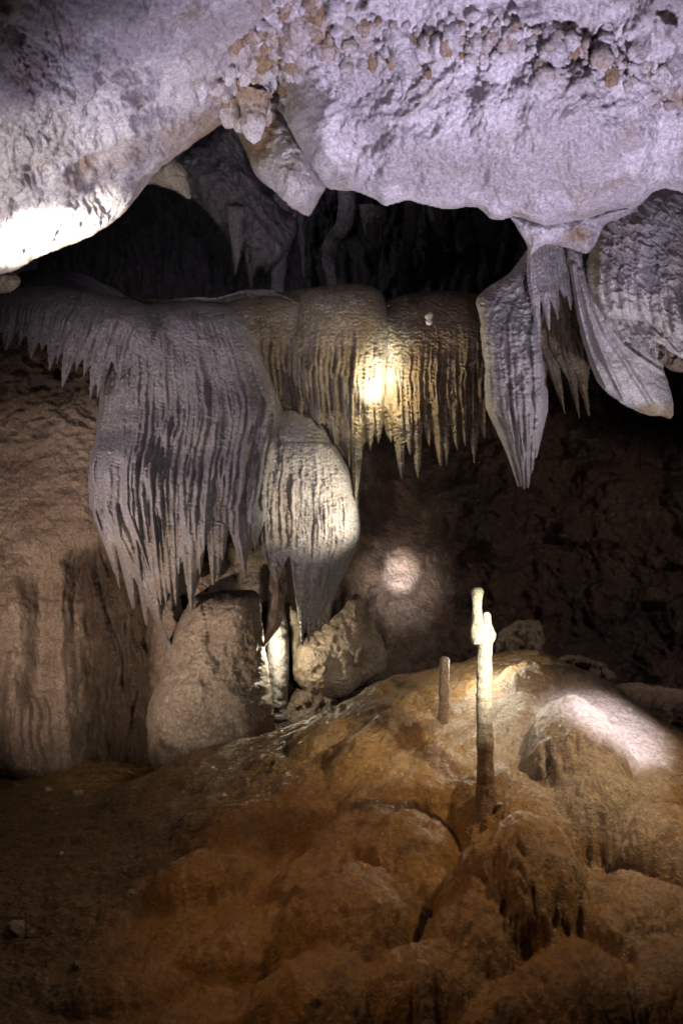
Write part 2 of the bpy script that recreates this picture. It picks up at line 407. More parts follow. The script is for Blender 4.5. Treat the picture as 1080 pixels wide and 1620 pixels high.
        Ss.append(np.full(n * m, np.clip(rg.normal(0.42 if k < 420 else 0.30, 0.3), 0, 1)))
    cr = make_mesh('calcite_crust', np.concatenate(Vs), np.concatenate(Fs), M_CEIL, attr=np.concatenate(Ss))
    tag(cr, 'knobbly brown and white calcite crust along the crest of the roof', 'crust', kind='stuff')
    tag(o, 'pale lilac cave roof of two rough bulging lobes with a brown knobbly crest', 'cave roof', kind='structure')

# ------------------------------------------------------------------ setting: floor mound
def build_ground():
    """A height field in metres: a long-sided hill on a flat floor, with flowstone lobes that end in steep, dripping fronts."""
    u = np.arange(-0.80, 0.80, 0.0017); yy = np.exp(np.arange(math.log(1.7), math.log(7.7), 0.0021))
    UU, YY = np.meshgrid(u, yy[::-1]); XX = UU * YY
    ax, ay, az = 1.03, 5.4, 0.84
    wob_ = 0.10 * fbm(XX, YY, 1.1, 3, 23)
    def hill(x, y, w=0.0):
        dx = x - ax - 0.12 * (ay - y) * 0; dy = ay - y
        right = 0.78 / (0.75 + 0.75 * np.clip(dy, 0, 3))
        kx = np.where(dx < 0, 0.43, right); ky = np.where(dy > 0, 0.44, 0.70)
        return az + 0.16 - np.sqrt((kx * dx) ** 2 + (ky * dy) ** 2 + 0.16 ** 2) + w
    def hit(px, py):                              # where a line of sight meets the bare hill
        ys = np.linspace(2.0, 6.2, 400); z = ZC + (810 - py) * K * ys; g = np.maximum(hill((px - 540) * K * ys, ys), -0.05)
        k = np.argmax(z <= g); return (px - 540) * K * ys[k], ys[k]
    base = -0.15 + 0.03 * fbm(XX, YY, 0.9, 4, 24) + 0.012 * ridged(XX * 0.6, YY * 2.2 + 0.25 * fbm(XX, YY, 0.7, 2, 44), 0.30, 3, 43)
    hz = hill(XX, YY, wob_)
    k_ = 0.12; t = np.clip(0.5 + 0.5 * (hz - base) / k_, 0, 1); Z = base * (1 - t) + hz * t + k_ * t * (1 - t)
    hillness = ss(0.0, 0.25, hz - base)
    lobes = [(915, 1190, 95, 80, 0.20), (948, 1272, 85, 58, 0.18), (1050, 1335, 95, 66, 0.17), (875, 1300, 90, 46, 0.10), (800, 1265, 100, 62, 0.10), (835, 1082, 52, 28, 0.07), (760, 1190, 120, 60, 0.05), (985, 1240, 50, 56, 0.08),
             (822, 1420, 132, 108, 0.24), (742, 1510, 92, 70, 0.17), (640, 1345, 80, 66, 0.11), (560, 1330, 90, 70, 0.08), (545, 1470, 125, 84, 0.15), (670, 1580, 120, 70, 0.15), (500, 1590, 130, 80, 0.13), (400, 1500, 110, 56, 0.07), (320, 1392, 90, 50, 0.09),
             (385, 1310, 85, 60, 0.07), (470, 1270, 80, 70, 0.06), (1010, 1470, 150, 90, 0.15), (900, 1590, 140, 84, 0.14), (1080, 1590, 130, 80, 0.14), (640, 1235, 130, 70, 0.06), (600, 1170, 100, 40, 0.04), (330, 1600, 130, 55, 0.05), (210, 1540, 150, 50, 0.04), (790, 1620, 90, 60, 0.10)]
    rg = np.random.default_rng(29)
    for _ in range(34):
        r = rg.uniform(26, 60); lobes.append((rg.uniform(420, 1120), rg.uniform(1130, 1640), r * rg.uniform(.9, 1.6), r, rg.uniform(.03, .075)))
    Hl = np.zeros(XX.shape)
    for (cx, cy, rx, ry, b) in lobes:
        b = b * 1.45
        x0, y0 = hit(cx, cy + 0.25 * b / (K * 4.3))
        sx = rx * K * y0; sy = ry * 0.0040 * (y0 / 4.4) ** 1.6
        m = (np.abs(XX - x0) < sx * 1.4) & (np.abs(YY - y0) < sy * 1.4)
        x = XX[m]; y = YY[m]
        wx = 0.10 * sx * fbm(x, y, 0.10, 2, 21) + 0.16 * sx * fbm(x, y, 0.34, 2, 19); wy = 0.22 * sy * fbm(x, y, 0.12, 3, 22)
        dx = (x - x0 + wx) / sx; dy = (y0 - y + wy) / sy
        d = np.hypot(dx, dy)
        front = np.sqrt(np.clip(1 - d ** 2, 0, 1)); back = np.clip(1 - d ** 2, 0, 1)
        f = ss(-0.4, 0.5, dy)
        h = b * (front * f + back * (1 - f)) * (1 + 0.25 * np.clip(dy, -1, 1))
        o = Hl[m]; dd = np.abs(o - h)
        Hl[m] = np.maximum(o, h) + 0.10 * np.minimum(o, h) + 0.010 * np.exp(-dd / 0.015) * np.clip(np.minimum(o, h) / 0.02, 0, 1)
    Z = Z + Hl
    V = np.stack([XX, YY, ZC * 0 + Z], -1)
    # details along the surface, measured along it
    seg = np.linalg.norm(np.diff(V, axis=0, prepend=V[:1]), axis=-1); A = np.cumsum(np.minimum(seg, 0.06), 0)
    q = K * 4.6; U = XX / q; A = A / q
    rib = ridged(U + 10 * fbm(U, A, 50, 3, 41), A * 0.20, 15, 3, 25)
    steepness = ss(0.55, 1.3, np.abs(np.gradient(blur(Z, 5), axis=0)) / (np.abs(np.gradient(YY, axis=0)) + 1e-9))
    Hd = 0.016 * rib * steepness * hillness
    f1, f2 = worley(U + 6 * fbm(U, A, 14, 2, 71), A + 6 * fbm(U, A, 14, 2, 72), 15, 27)
    cob = ss(-0.15, 0.35, fbm(U, A, 120, 3, 28)) * ss(1.1, 0.5, XX)
    Hd += 0.014 * cob * (1 - np.clip(f1, 0, 1) ** 2)
    g1, g2 = worley(U + 9 * fbm(U, A, 25, 2, 73), A, 34, 29)
    Hd += 0.022 * ss(-0.1, 0.4, fbm(U, A, 150, 2, 30)) * (1 - np.clip(g1, 0, 1) ** 2) * ss(0.9, 0.3, XX)
    Hd += 0.007 * ridged(U + 14 * fbm(U, A, 60, 2, 90), A * 1.6 + 12 * fbm(U, A, 60, 2, 91), 22, 3, 92) + 0.005 * fbm(U, A, 9, 3, 45, 0.6) + 0.012 * fbm(U, A, 40, 3, 46)
    V = displace(V, Hd)
    PX = 540 + V[..., 0] / (K * V[..., 1]); PY = 810 - (V[..., 2] - ZC) / (K * V[..., 1])
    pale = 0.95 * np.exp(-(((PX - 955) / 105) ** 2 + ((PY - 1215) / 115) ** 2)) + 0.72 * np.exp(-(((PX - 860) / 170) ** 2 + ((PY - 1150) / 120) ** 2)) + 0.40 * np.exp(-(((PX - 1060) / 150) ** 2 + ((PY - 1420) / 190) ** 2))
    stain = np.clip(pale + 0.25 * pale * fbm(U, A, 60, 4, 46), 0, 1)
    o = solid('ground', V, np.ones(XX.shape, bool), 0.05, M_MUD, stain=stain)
    tag(o, 'lumpy ochre flowstone floor rising to a pale mound', 'cave floor', kind='structure')
    def depth(px, py):
        c = int(np.clip(round(((px - 540) * K + 0.80) / 0.0017), 0, len(u) - 1)); col = PY[::-1, c]
        return float(V[::-1, c, 1][np.argmax(col <= py)])
    return depth

# ------------------------------------------------------------------ setting: rear walls
def build_walls():
    # the dark wall to the rear right
    F = Field(430, 560, 1760, 1330, 2.4); X, Y = F.X, F.Y
    D = 8.0 + 0.3 * ss(700, 1000, X) - 0.9 * ss(980, 1200, Y) - 0.6 * ss(640, 470, X)
    D -= 0.55 * np.exp(-(((X - 630) / 90) ** 2 + ((Y - 960) / 130) ** 2))
    wx = X + 30 * fbm(X, Y, 90, 3, 101); wy = Y + 30 * fbm(X, Y, 90, 3, 102)
    f1, f2 = worley(wx, wy, 100, 103)
    rough = ss(660, 800, X)
    D -= (0.45 * fbm(X, Y, 200, 4, 104) + 0.38 * (1 - np.clip(f1, 0, 1)) * rough + 0.17 * fbm(X, Y, 60, 6, 105, 0.6) * (0.25 + 0.75 * rough) + 0.06 * fbm(X, Y, 14, 3, 106) * (0.3 + 0.7 * rough))
    D += 0.18 * np.clip(ridged(X, Y, 80, 3, 107) - 0.45, 0, 1) * rough
    tl = (Y + 0.35 * X) / 75 + 1.3 * fbm(X, Y, 150, 3, 109); st = tl - np.floor(tl)
    D -= 0.22 * rough * (ss(0, 0.8, st) - ss(0.8, 1, st)) * ss(-0.3, 0.3, fbm(X, Y, 130, 2, 110))
    stain = np.clip(0.55 * np.exp(-(((X - 630) / 100) ** 2 + ((Y - 960) / 150) ** 2)) + 0.25 * ss(-0.1, 0.4, fbm(X, Y, 60, 4, 108)), 0, 1) * 0.8
    o = solid('rear_wall', points(F, D), np.ones(X.shape, bool), 0.1, M_DARK, stain=stain)
    tag(o, 'dark rough rock wall at the back of the cave behind the mound', 'rock wall', kind='structure')
    # the fluted brown wall under the curtains
    F = Field(-620, 470, 620, 1330, 2.0); X, Y = F.X, F.Y
    D = 6.75 + 0.55 * ss(300, 520, X) + 1.6 * ss(520, 600, X) + 0.35 * ss(840, 620, Y) - 0.15 * ss(100, -200, X)
    D -= 0.18 * fbm(X, Y, 200, 4, 111) + 0.06 * fbm(X, Y, 55, 4, 112)
    fl = X + 26 * fbm(X, Y, 150, 3, 113) + 0.10 * (Y - 900) * ss(1000, 880, Y)
    flute = ss(860, 930, Y) * ss(140, 100, X)
    lam = np.abs(((fl / 13.0) % 1) - 0.5) * 2
    D -= flute * 0.030 * lam * ss(-0.2, 0.3, fbm(X, Y, 90, 2, 114)) + flute * 0.14 * perlin(fl / 42, Y * 0.002, 115)
    # the projecting left panel and the dark recess beside it
    edge = crv([(600, 150), (830, 150), (880, 104), (930, 100), (960, 116), (1040, 124), (1150, 122), (1250, 128), (1400, 130)])
    e = edge(Y) + 16 * fbm(X * 0, Y, 70, 4, 116)
    D -= 0.32 * ss(-6, 95, e - X) * ss(800, 1000, Y + 0.3 * X)
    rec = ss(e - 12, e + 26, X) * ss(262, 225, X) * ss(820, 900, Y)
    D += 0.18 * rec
    rr = ridged(X + 10 * fbm(X, Y, 60, 2, 117), Y * 0.16, 32, 3, 118)
    D -= 0.11 * rec * rr
    for pts in ([(140, 900), (165, 980), (185, 1060), (180, 1170)], [(165, 890), (190, 990), (225, 1050), (238, 1110)], [(200, 980), (215, 1040), (205, 1120), (212, 1190)]):
        c = catmull(pts, 10); d = np.min([np.hypot(X - x, Y - y) for x, y in c], axis=0)
        D -= 0.07 * np.clip(1 - d / 12, 0, 1) ** 1.2
    under = ss(760, 600, Y) * ss(190, 120, X)
    D -= under * 0.12 * ridged(X, Y * 1.6, 40, 4, 119)
    D -= 0.02 * ss(840, 700, Y) * (1 - np.clip(worley(X, Y * 1.3, 17, 120)[0], 0, 1))
    D -= 0.022 * fbm(X, Y, 12, 4, 121, 0.65)
    D += 0.30 * ss(1215, 1255, Y + 4 * fbm(X, Y, 30, 2, 122)) * ss(300, 180, X)
    stain = np.clip(0.85 * rec + 0.75 * ss(700, 610, Y) + 0.45 * ss(1190, 1235, Y) * ss(60, 160, X), 0, 1)  # dark recess rock plus painted shade, also under the curtains; darker at the foot
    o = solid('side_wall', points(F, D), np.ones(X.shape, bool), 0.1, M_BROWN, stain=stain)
    tag(o, 'brown fluted flowstone wall under the curtains on the left side', 'rock wall', kind='structure')
    # the far chamber seen under the roof: back wall and floor
    F = Field(60, 60, 1100, 620, 3.2); X, Y = F.X, F.Y
    D = 12.5 - 2.2 * ss(520, 380, X) * 0 - 0.8 * ss(480, 540, Y) * 0
    D = D - 1.2 * np.exp(-(((X - 560) / 160) ** 2))
    D = D - 0.38 * ridged(X + 14 * fbm(X, Y, 60, 2, 131), Y * 0.13, 42, 5, 132) - 0.5 * fbm(X, Y, 150, 4, 133) - 0.10 * fbm(X, Y, 14, 3, 134)
    step = ss(380, 372, Y + 14 * fbm(X, Y, 60, 3, 135))
    D = D + 0.5 * step * ss(520, 560, X) - 0.5 * ss(505, 520, X) * ss(400, 470, Y)
    o = solid('chamber_wall', points(F, D), np.ones(X.shape, bool), 0.1, M_CHAM)
    tag(o, 'black back wall of the far chamber seen under the roof', 'rock wall', kind='structure')
    n = 240
    gx, gy = np.meshgrid(np.linspace(-6, 5, n), np.linspace(6.75, 13.5, n))
    gz = ZC + 1.42 + 0.10 * (gy - 6.75) * 0.6 + 0.16 * fbm(gx, gy, 1.1, 5, 136) + 0.62 * np.exp(-(((gx + 2.6) / 1.0) ** 2 + ((gy - 9.2) / 0.9) ** 2))
    V = np.stack([gx, gy, gz], -1)[::-1]
    o = solid('chamber_floor', V, np.ones(gx.shape, bool), 0.1, M_CHAM)
    tag(o, 'dark hummocky floor of the far chamber behind the curtains', 'cave floor', kind='structure')

# ------------------------------------------------------------------ flowstone curtains
def guide(pts, n=24):
    return resample(catmull(pts, 8), n)

def curtain(name, label, F, D, body, left, right, tongues, mat, nrib, wrib, amp, group='flowstone curtains under the roof', ampmod=None, big=True, thick=0.07,
            stain=None, wob=4.2, seed=1, top_fade=0.25, taper=1.0, cat='flowstone curtain', crink=0.006, base_px=None, part='hanging_point'):
    """body: bool mask of the upper sheet. left/right: guides from the top to the root line. tongues: (root_x, root_y, tip_x, tip_y, half_width)."""
    rng = np.random.default_rng(seed)
    X, Y = F.X, F.Y
    F.M |= body
    A = guide(left); B = guide(right); nb = len(A)
    T = sorted(tongues)
    tid = np.full(X.shape, -1); tbest = np.full(X.shape, 9.0)
    def leaf(t, s):
        rx, ry, tx, ty, w = t
        bow = 0.10 * (tx - rx)
        return rx + (tx - rx) * s ** 1.15 + bow * np.sin(np.pi * s), ry + (ty - ry) * s, w * np.clip(1 - s ** (1.25 + 0.5 * ((tx * 7.3) % 1)), 0, 1) ** (1.25 * taper) + 0.8 + 2.2 * ((tx * 3.7) % 1) + 1.5 * np.clip(1 - s, 0, 1) ** 0.5 * (s > 0)
    # broad leaves
    for k, t in enumerate(T):
        s = np.linspace(-0.25, 1, 18); cx, cy, w = leaf(t, np.clip(s, 0, 1)); cy = t[1] + (t[3] - t[1]) * s
        F.rib(np.column_stack([cx, cy]), w, np.where(s < 0, 0.0, amp * 0.9 * ss(0, 0.4, s)), 1.6 - 0.6 * np.clip(s, 0, 1))
        d = np.abs(X - np.interp(Y, cy, cx)) / np.maximum(np.interp(Y, cy, w), 1)
        d = np.where((Y > t[1] + 0.35 * (t[3] - t[1])) & (Y < t[3] + 6), d, 9.0)
        m = (d < tbest) & (d < 1.6); tid[m] = k; tbest[m] = d[m]
    for kind in ((0, 1) if big else (0,)):
        n = nrib if kind == 0 else max(3, nrib // 4); wr = wrib if kind == 0 else wrib * 3.4; am = amp if kind == 0 else amp * 1.5
        for i in range(n):
            u = (i + 0.5 + rng.uniform(-.32, .32)) / n
            c = A + (B - A) * u
            ph = rng.uniform(0, 99)
            yy = c[:, 1]
            c = c + np.column_stack([wob * perlin(yy / 38 + ph, np.full(nb, ph), 3) + 0.6 * wob * perlin(yy / 13 + ph, np.full(nb, ph + 5), 4), 0 * yy])
            t = min(T, key=lambda q: abs(q[0] - c[-1, 0]) / q[4])
            o = np.clip((c[-1, 0] - t[0]) / t[4], -0.97, 0.97)
            s = np.linspace(0.04, 1, 16); se = 1 - 0.34 * abs(o) ** 1.2 * rng.uniform(.4, 1.2) - (0.0 if abs(o) < .3 else rng.uniform(0, .08)); s = s * se
            cx, cy, w = leaf(t, s)
            y0 = c[-1, 1]; cy = y0 + (cy[-1] - y0) * (s / se) if cy[-1] > y0 + 4 else cy
            cx = cx + o * w * 0.96 + (c[-1, 0] - (t[0] + o * t[4])) * (1 - s / se) ** 2
            path = np.concatenate([c, np.column_stack([cx, cy])]); m = len(path)
            tt = np.linspace(0, 1, m); fr = np.concatenate([np.zeros(nb), s / se])
            st = rng.uniform(0, top_fade)
            ww = wr * rng.uniform(.75, 1.25) * (0.75 + 0.25 * ss(0, .4, tt)) * np.where(fr > 0, 1 - 0.62 * fr ** 1.2, 1)
            aa = am * rng.uniform(.6, 1.3) * (0.18 + 0.82 * ss(st, st + 0.3, tt)) * (1 - 0.35 * ss(0.6, 1, fr))
            # ribs swell and pinch along their length
            aa = aa * (1 + 0.6 * perlin(tt * 11 + ph, tt * 0 + ph, 9))
            pw = 2.0 - 1.15 * ss(0.0, 0.75, fr)
            if kind == 1: pw = 2.0 - 0.6 * fr
            Rsave = F.R.copy() if kind == 1 and i == 0 else None
            if Rsave is not None: small = Rsave; F.R = np.zeros(X.shape)
            F.rib(path, ww, aa, pw, mask=(kind == 0))
    if big: R = small + 0.35 * F.R
    else: R = F.R
    if ampmod is not None: R = R * ampmod
    cr = ridged(X + 6 * fbm(X, Y, 20, 2, seed + 300), Y * 1.9, 12, 3, seed + 301)
    R = R * (1.15 + 0.5 * fbm(X, Y, 70, 2, seed + 310))
    D = D - R - 1.8 * crink * cr - 0.005 * fbm(X, Y, 6, 3, seed + 302) - 0.02 * fbm(X, Y, 40, 3, seed + 303)
    V = points(F, D); N = grid_normals(V)
    if stain is None: stain = np.zeros(X.shape)
    bx, by = base_px if base_px else (float(X[F.M].mean()), float(Y[F.M].min()))
    base = P(bx, by, float(D[F.M].mean()))
    e = empty(name, base); tag(e, label, cat, group)
    qt = tid[:-1, :-1]
    solid('curtain_sheet', V, F.M, thick, mat, e, base, N, stain, quadsel=(qt < 0))
    for k in range(len(T)):
        solid(part, V, F.M, thick, mat, e, base, N, stain, quadsel=(qt == k))
    return e

def edge_round(F, lc, rc, R):
    return rnd(F.X - lc(F.Y), R), rnd(rc(F.Y) - F.X, R)

def build_curtains():
    # --- left fringe
    F = Field(-130, 435, 260, 650, 1.25); X, Y = F.X, F.Y
    top = crv([(-140, 470), (-60, 466), (0, 460), (60, 452), (120, 456), (180, 466), (250, 486)])(X) + 2.5 * fbm(X, Y * 0, 25, 3, 201)
    D = 6.35 + 0.55 * (1 - rnd(Y - top, 60)) + 0.0006 * (Y - 460) - 0.05 * fbm(X, Y, 80, 3, 202)
    root = crv([(-140, 500), (0, 505), (80, 520), (160, 560), (250, 560)])(X)
    body = (Y > top) & (Y < root) & (X > -120) & (X < 240)
    tg = [(-85, 490, -100, 548, 16), (-55, 490, -72, 560, 16), (-25, 490, -42, 545, 15), (0, 492, -10, 548, 14), (20, 495, 9, 555, 13), (40, 498, 30, 548, 12), (60, 500, 49, 567, 13), (80, 505, 66, 556, 10), (92, 508, 79, 585, 11),
          (108, 512, 90, 575, 9), (122, 515, 99, 614, 12), (138, 520, 120, 590, 10), (150, 530, 133, 596, 9), (160, 540, 143, 632, 9), (172, 545, 155, 628, 9), (200, 545, 190, 600, 25)]
    curtain('flowstone_curtain', 'short grey fringe of drooping points at the far left under the glaring roof lamp', F, D, body, [(-110, 470), (-105, 480), (-98, 492)], [(235, 485), (215, 510), (200, 545)], tg, M_FLOW, 48, 4.6, 0.030, wob=2, seed=11, taper=0.75, top_fade=0.1, base_px=(60, 470))
    # --- the great three-tiered curtain
    F = Field(110, 455, 470, 1075, 1.2); X, Y = F.X, F.Y
    top = crv([(100, 560), (150, 530), (168, 506), (190, 490), (230, 481), (300, 476), (365, 484), (400, 510), (425, 560), (450, 640), (480, 700)])(X) + 2 * fbm(X, 0 * Y, 20, 3, 203)
    lc = crv([(440, 172), (500, 168), (600, 160), (690, 150), (740, 140), (800, 142), (860, 152), (1100, 300)]); rc = crv([(440, 440), (560, 428), (600, 438), (640, 450), (700, 440), (760, 424), (850, 416), (1100, 410)])
    LX = lc(Y) + 2 * fbm(0 * X, Y, 30, 3, 204); RX = rc(Y)
    c2 = crv([(100, 700), (150, 672), (230, 652), (300, 628), (360, 604), (410, 592), (470, 600)])(X) + 7 * fbm(X, Y * 0, 35, 3, 205)
    c3 = crv([(100, 730), (140, 706), (200, 692), (250, 712), (310, 722), (360, 700), (410, 690), (470, 700)])(X) + 7 * fbm(X, Y * 0, 35, 3, 206)
    D = 6.42 + 0.55 * (1 - rnd(Y - top, 75))
    D += 0.42 * (1 - rnd(X - LX + 4, 95)) + (0.22 - 0.12 * ss(660, 720, Y)) * (1 - rnd(RX - X + 10, 80))
    D -= 0.20 * ss(-22, 62, Y - c2) + 0.22 * ss(-22, 58, Y - c3)
    D += 0.03 * ss(590, 640, Y) * ss(c2 + 15, c2 - 20, Y)
    D += 0.34 * ss(820, 1060, Y) - 0.07 * fbm(X, Y, 90, 3, 207)
    root = crv([(100, 790), (150, 800), (250, 820), (340, 815), (440, 800)])(X)
    body = (Y > top) & (Y < root + 8) & (X > LX) & (X < RX)
    am = (0.55 + 0.45 * ss(0, 60, Y - top)) * (1 - 0.45 * np.exp(-((Y - c3 - 4) / 26) ** 2)) * (1 - 0.3 * np.exp(-((Y - c2 - 4) / 26) ** 2))
    rg = np.random.default_rng(5)
    env = crv([(150, 905), (180, 950), (215, 975), (250, 985), (280, 962), (310, 945), (345, 905), (385, 905), (415, 868)])
    tg = [(168, 802, 279, 1053, 10), (158, 800, 190, 932, 9), (340, 812, 345, 892, 9), (372, 812, 388, 908, 13)]
    for x in np.arange(176, 414, 10.5):
        x = x + rg.uniform(-3, 3); tx = x + 52 * ss(300, 170, x) * rg.uniform(.5, 1.1) + rg.uniform(-2, 4)
        tg.append((x, 806 + rg.uniform(-14, 14), tx, env(tx) + rg.uniform(-60, 14), rg.uniform(7, 11.5)))
    stn = 0.35 * ss(760, 900, Y) * ss(0, 0.3, fbm(X, Y, 60, 3, 208) + 0.2)
    curtain('flowstone_curtain', 'largest grey fluted curtain, stepped in three tiers with long dark points', F, D, body, [(176, 500), (166, 600), (156, 690), (146, 740), (148, 800)], [(390, 500), (424, 590), (440, 650), (428, 720), (416, 802)],
            tg, M_FLOW, 34, 5.4, 0.052, ampmod=am, stain=stn, seed=12, taper=0.72, crink=0.008, base_px=(280, 480))
    # --- centre curtain, lit yellow at its right edge
    F = Field(350, 425, 630, 810, 1.2); X, Y = F.X, F.Y
    top = crv([(340, 476), (380, 468), (430, 463), (490, 455), (540, 448), (585, 452), (605, 466), (618, 500), (640, 560)])(X) + 2.5 * fbm(X, 0 * Y, 22, 3, 211)
    lowb = crv([(340, 560), (400, 590), (440, 640), (465, 652), (500, 662), (525, 690), (550, 730), (580, 700), (620, 660)])(X)
    RX = crv([(420, 606), (500, 616), (560, 612), (640, 606), (800, 600)])(Y)
    D = 6.62 + 0.6 * (1 - rnd(Y - top, 85)) - 0.0011 * np.clip(X - 430, 0, 140) + 0.30 * (1 - rnd(RX - X + 6, 60)) - 0.05 * fbm(X, Y, 80, 3, 212)
    D -= 0.14 * rnd(X - crv([(420, 480), (520, 470), (560, 462), (800, 464)])(Y), 50) * (X > 440)
    body = (Y > top) & (Y < lowb) & (X < RX) & (X > 352)
    am = 0.2 + 0.8 * ss(60, 130, Y - top)
    tg = [(470, 630, 476, 662, 14), (497, 630, 506, 676, 14), (523, 640, 530, 706, 14), (545, 640, 552, 738, 12), (566, 630, 562, 792, 11), (584, 625, 585, 712, 9), (598, 620, 598, 700, 9), (430, 600, 440, 646, 20), (390, 560, 396, 600, 20)]
    stn = np.clip(0.45 * np.exp(-(((X - 430) / 40) ** 2)) + 0.3 * fbm(X, Y, 50, 3, 214), 0, 1)
    curtain('flowstone_curtain', 'yellowish curtain whose right edge holds the upper glaring lamp spot and one long thin point', F, D, body, [(370, 475), (372, 520), (375, 560)], [(600, 462), (612, 520), (608, 580), (606, 625)], tg, M_YEL, 27, 5.2, 0.048,
            ampmod=am, stain=stn, seed=13, taper=0.62, crink=0.010, base_px=(500, 460))
    # --- right of centre, brown with thin blades
    F = Field(590, 435, 800, 780, 1.2); X, Y = F.X, F.Y
    top = crv([(590, 500), (604, 484), (618, 474), (645, 465), (690, 459), (740, 462), (780, 472), (810, 490)])(X) + 2.5 * fbm(X, 0 * Y, 18, 3, 221)
    LX = crv([(440, 620), (480, 608), (540, 598), (600, 594), (800, 600)])(Y); RX = crv([(440, 790), (560, 784), (620, 776), (800, 774)])(Y)
    D = 6.50 + 0.55 * (1 - rnd(Y - top, 80)) + 0.30 * (1 - rnd(X - LX + 3, 38)) - 0.0020 * np.clip(X - 610, 0, 200) - 0.05 * fbm(X, Y, 70, 3, 222)
    body = (Y > top) & (Y < 602) & (X > LX) & (X < RX)
    am = 0.2 + 0.8 * ss(70, 140, Y - top)
    tg = [(606, 600, 618, 699, 13), (624, 600, 635, 756, 10), (640, 600, 649, 719, 11), (655, 600, 661, 754, 9), (671, 600, 679, 706, 9), (687, 600, 697, 735, 10), (702, 600, 706, 737, 7), (716, 600, 723, 713, 10), (731, 600, 736, 706, 9), (748, 600, 750, 732, 11), (768, 600, 766, 694, 11)]
    stn = np.clip(0.9 * ss(760, 620, Y) * ss(620, 665, X) + 0.3 * fbm(X, Y, 40, 3, 224), 0, 1)
    curtain('flowstone_curtain', 'dark brown curtain of separate narrow blades right of the upper lamp spot', F, D, body, [(606, 485), (600, 540), (597, 602)], [(785, 475), (780, 540), (776, 602)], tg, M_YEL, 30, 3.8, 0.032, ampmod=am, stain=stn, seed=14, taper=0.55, crink=0.010, base_px=(690, 465))
    # --- lower centre curtain, lit from the right
    F = Field(395, 640, 590, 1040, 1.15); X, Y = F.X, F.Y
    top = crv([(390, 730), (415, 690), (438, 655), (465, 645), (500, 650), (530, 676), (552, 712), (570, 760), (600, 820)])(X) + 2 * fbm(X, 0 * Y, 18, 3, 231)
    LX = crv([(640, 425), (720, 414), (800, 409), (880, 409), (1040, 420)])(Y); RX = crv([(640, 530), (720, 553), (790, 562), (850, 569), (890, 561), (950, 530), (1040, 480)])(Y) + 1.5 * fbm(X * 0, Y, 20, 3, 232)
    D = 6.22 + 0.42 * (1 - rnd(Y - top, 60)) + 0.05 * (1 - rnd(X - LX + 6, 40)) + 0.34 * (1 - rnd(RX - X + 2, 75)) - 0.05 * fbm(X, Y, 70, 3, 233) + 0.2 * ss(880, 1020, Y)
    D -= 0.10 * rnd(np.clip(Y - 700, 0, 999), 90)
    body = (Y > top) & (Y < 850) & (X > LX) & (X < RX)
    tg = [(434, 845, 438, 925, 24), (474, 848, 478, 1020, 14), (500, 848, 488, 1016, 14), (524, 848, 494, 1006, 15), (546, 850, 502, 996, 14), (560, 850, 520, 968, 9)]
    curtain('flowstone_curtain', 'lower curtain ending in two leaf-shaped points, its right flank glaring white', F, D, body, [(436, 690), (416, 740), (410, 848)], [(530, 682), (556, 730), (564, 800), (567, 850)], tg, M_FLOW, 26, 4.8, 0.027, seed=15,
            stain=0.35 * ss(0, .4, fbm(X, Y, 60, 3, 234)), crink=0.010, base_px=(490, 665), wob=4)
    # --- thin dark spike that hangs on below its left leaf
    F = Field(400, 870, 460, 1040, 1.1); X, Y = F.X, F.Y
    F.rib(np.array([(440, 880), (440, 930), (434, 985), (418, 1022)], float), np.array([12, 15, 12, 2.0]), np.array([.03, .05, .05, .03]), np.array([1.6, 1.4, 1.2, 1]))
    F.rib(np.array([(440, 890), (440, 950), (434, 990), (420, 1015)], float), np.array([3, 3, 3, 2.0]), np.array([.08, .08, .07, .04]), np.array([1, 1, 1, 1.0]))
    D = 6.46 - F.R - 0.012 * fbm(X, Y, 12, 4, 240)
    o = solid('flowstone_spike', points(F, D), F.M, 0.08, M_BROWN, base=None, stain=0.5 + 0 * X)
    tag(o, 'small dark blade hanging below the left leaf of the lower curtain', 'flowstone curtain', 'flowstone curtains under the roof')
    # --- right hanging cone
    F = Field(750, 380, 930, 790, 1.15); X, Y = F.X, F.Y
    LX = crv([(380, 850), (400, 832), (430, 806), (455, 770), (475, 752), (505, 758), (560, 765), (620, 768), (660, 775), (720, 798), (770, 822), (800, 830)])(Y) + 1.5 * fbm(X * 0, Y, 18, 3, 251)
    RX = crv([(380, 905), (440, 880), (500, 856), (540, 850), (590, 858), (640, 862), (690, 856), (740, 842), (800, 830)])(Y) + 1.5 * fbm(X * 0, Y, 18, 3, 252)
    D = 5.95 + 0.26 * (1 - rnd(X - LX + 2, 34)) + 0.26 * (1 - rnd(RX - X + 2, 36)) - 0.25 * ss(430, 560, Y) + 0.16 * ss(600, 770, Y) - 0.03 * fbm(X, Y, 60, 3, 253)
    body = (Y > 388) & (Y < 640) & (X > LX) & (X < RX)
    tg = [(778, 636, 820, 768, 11), (794, 640, 826, 772, 12), (812, 640, 829, 774, 12), (830, 640, 834, 770, 12), (846, 640, 840, 750, 12), (856, 640, 847, 722, 8)]
    am = 0.75 + 0.25 * ss(560, 660, Y)
    stn = 0.30 * ss(800, 770, X) + 0.25 * ss(0.0, 0.4, fbm(X, Y, 60, 3, 254))
    cr = ridged(X * 0.6 + 10 * fbm(X, Y, 25, 2, 255), Y + 0.35 * X, 22, 3, 256)
    D -= 0.040 * cr * ss(400, 460, Y) * ss(660, 590, Y)
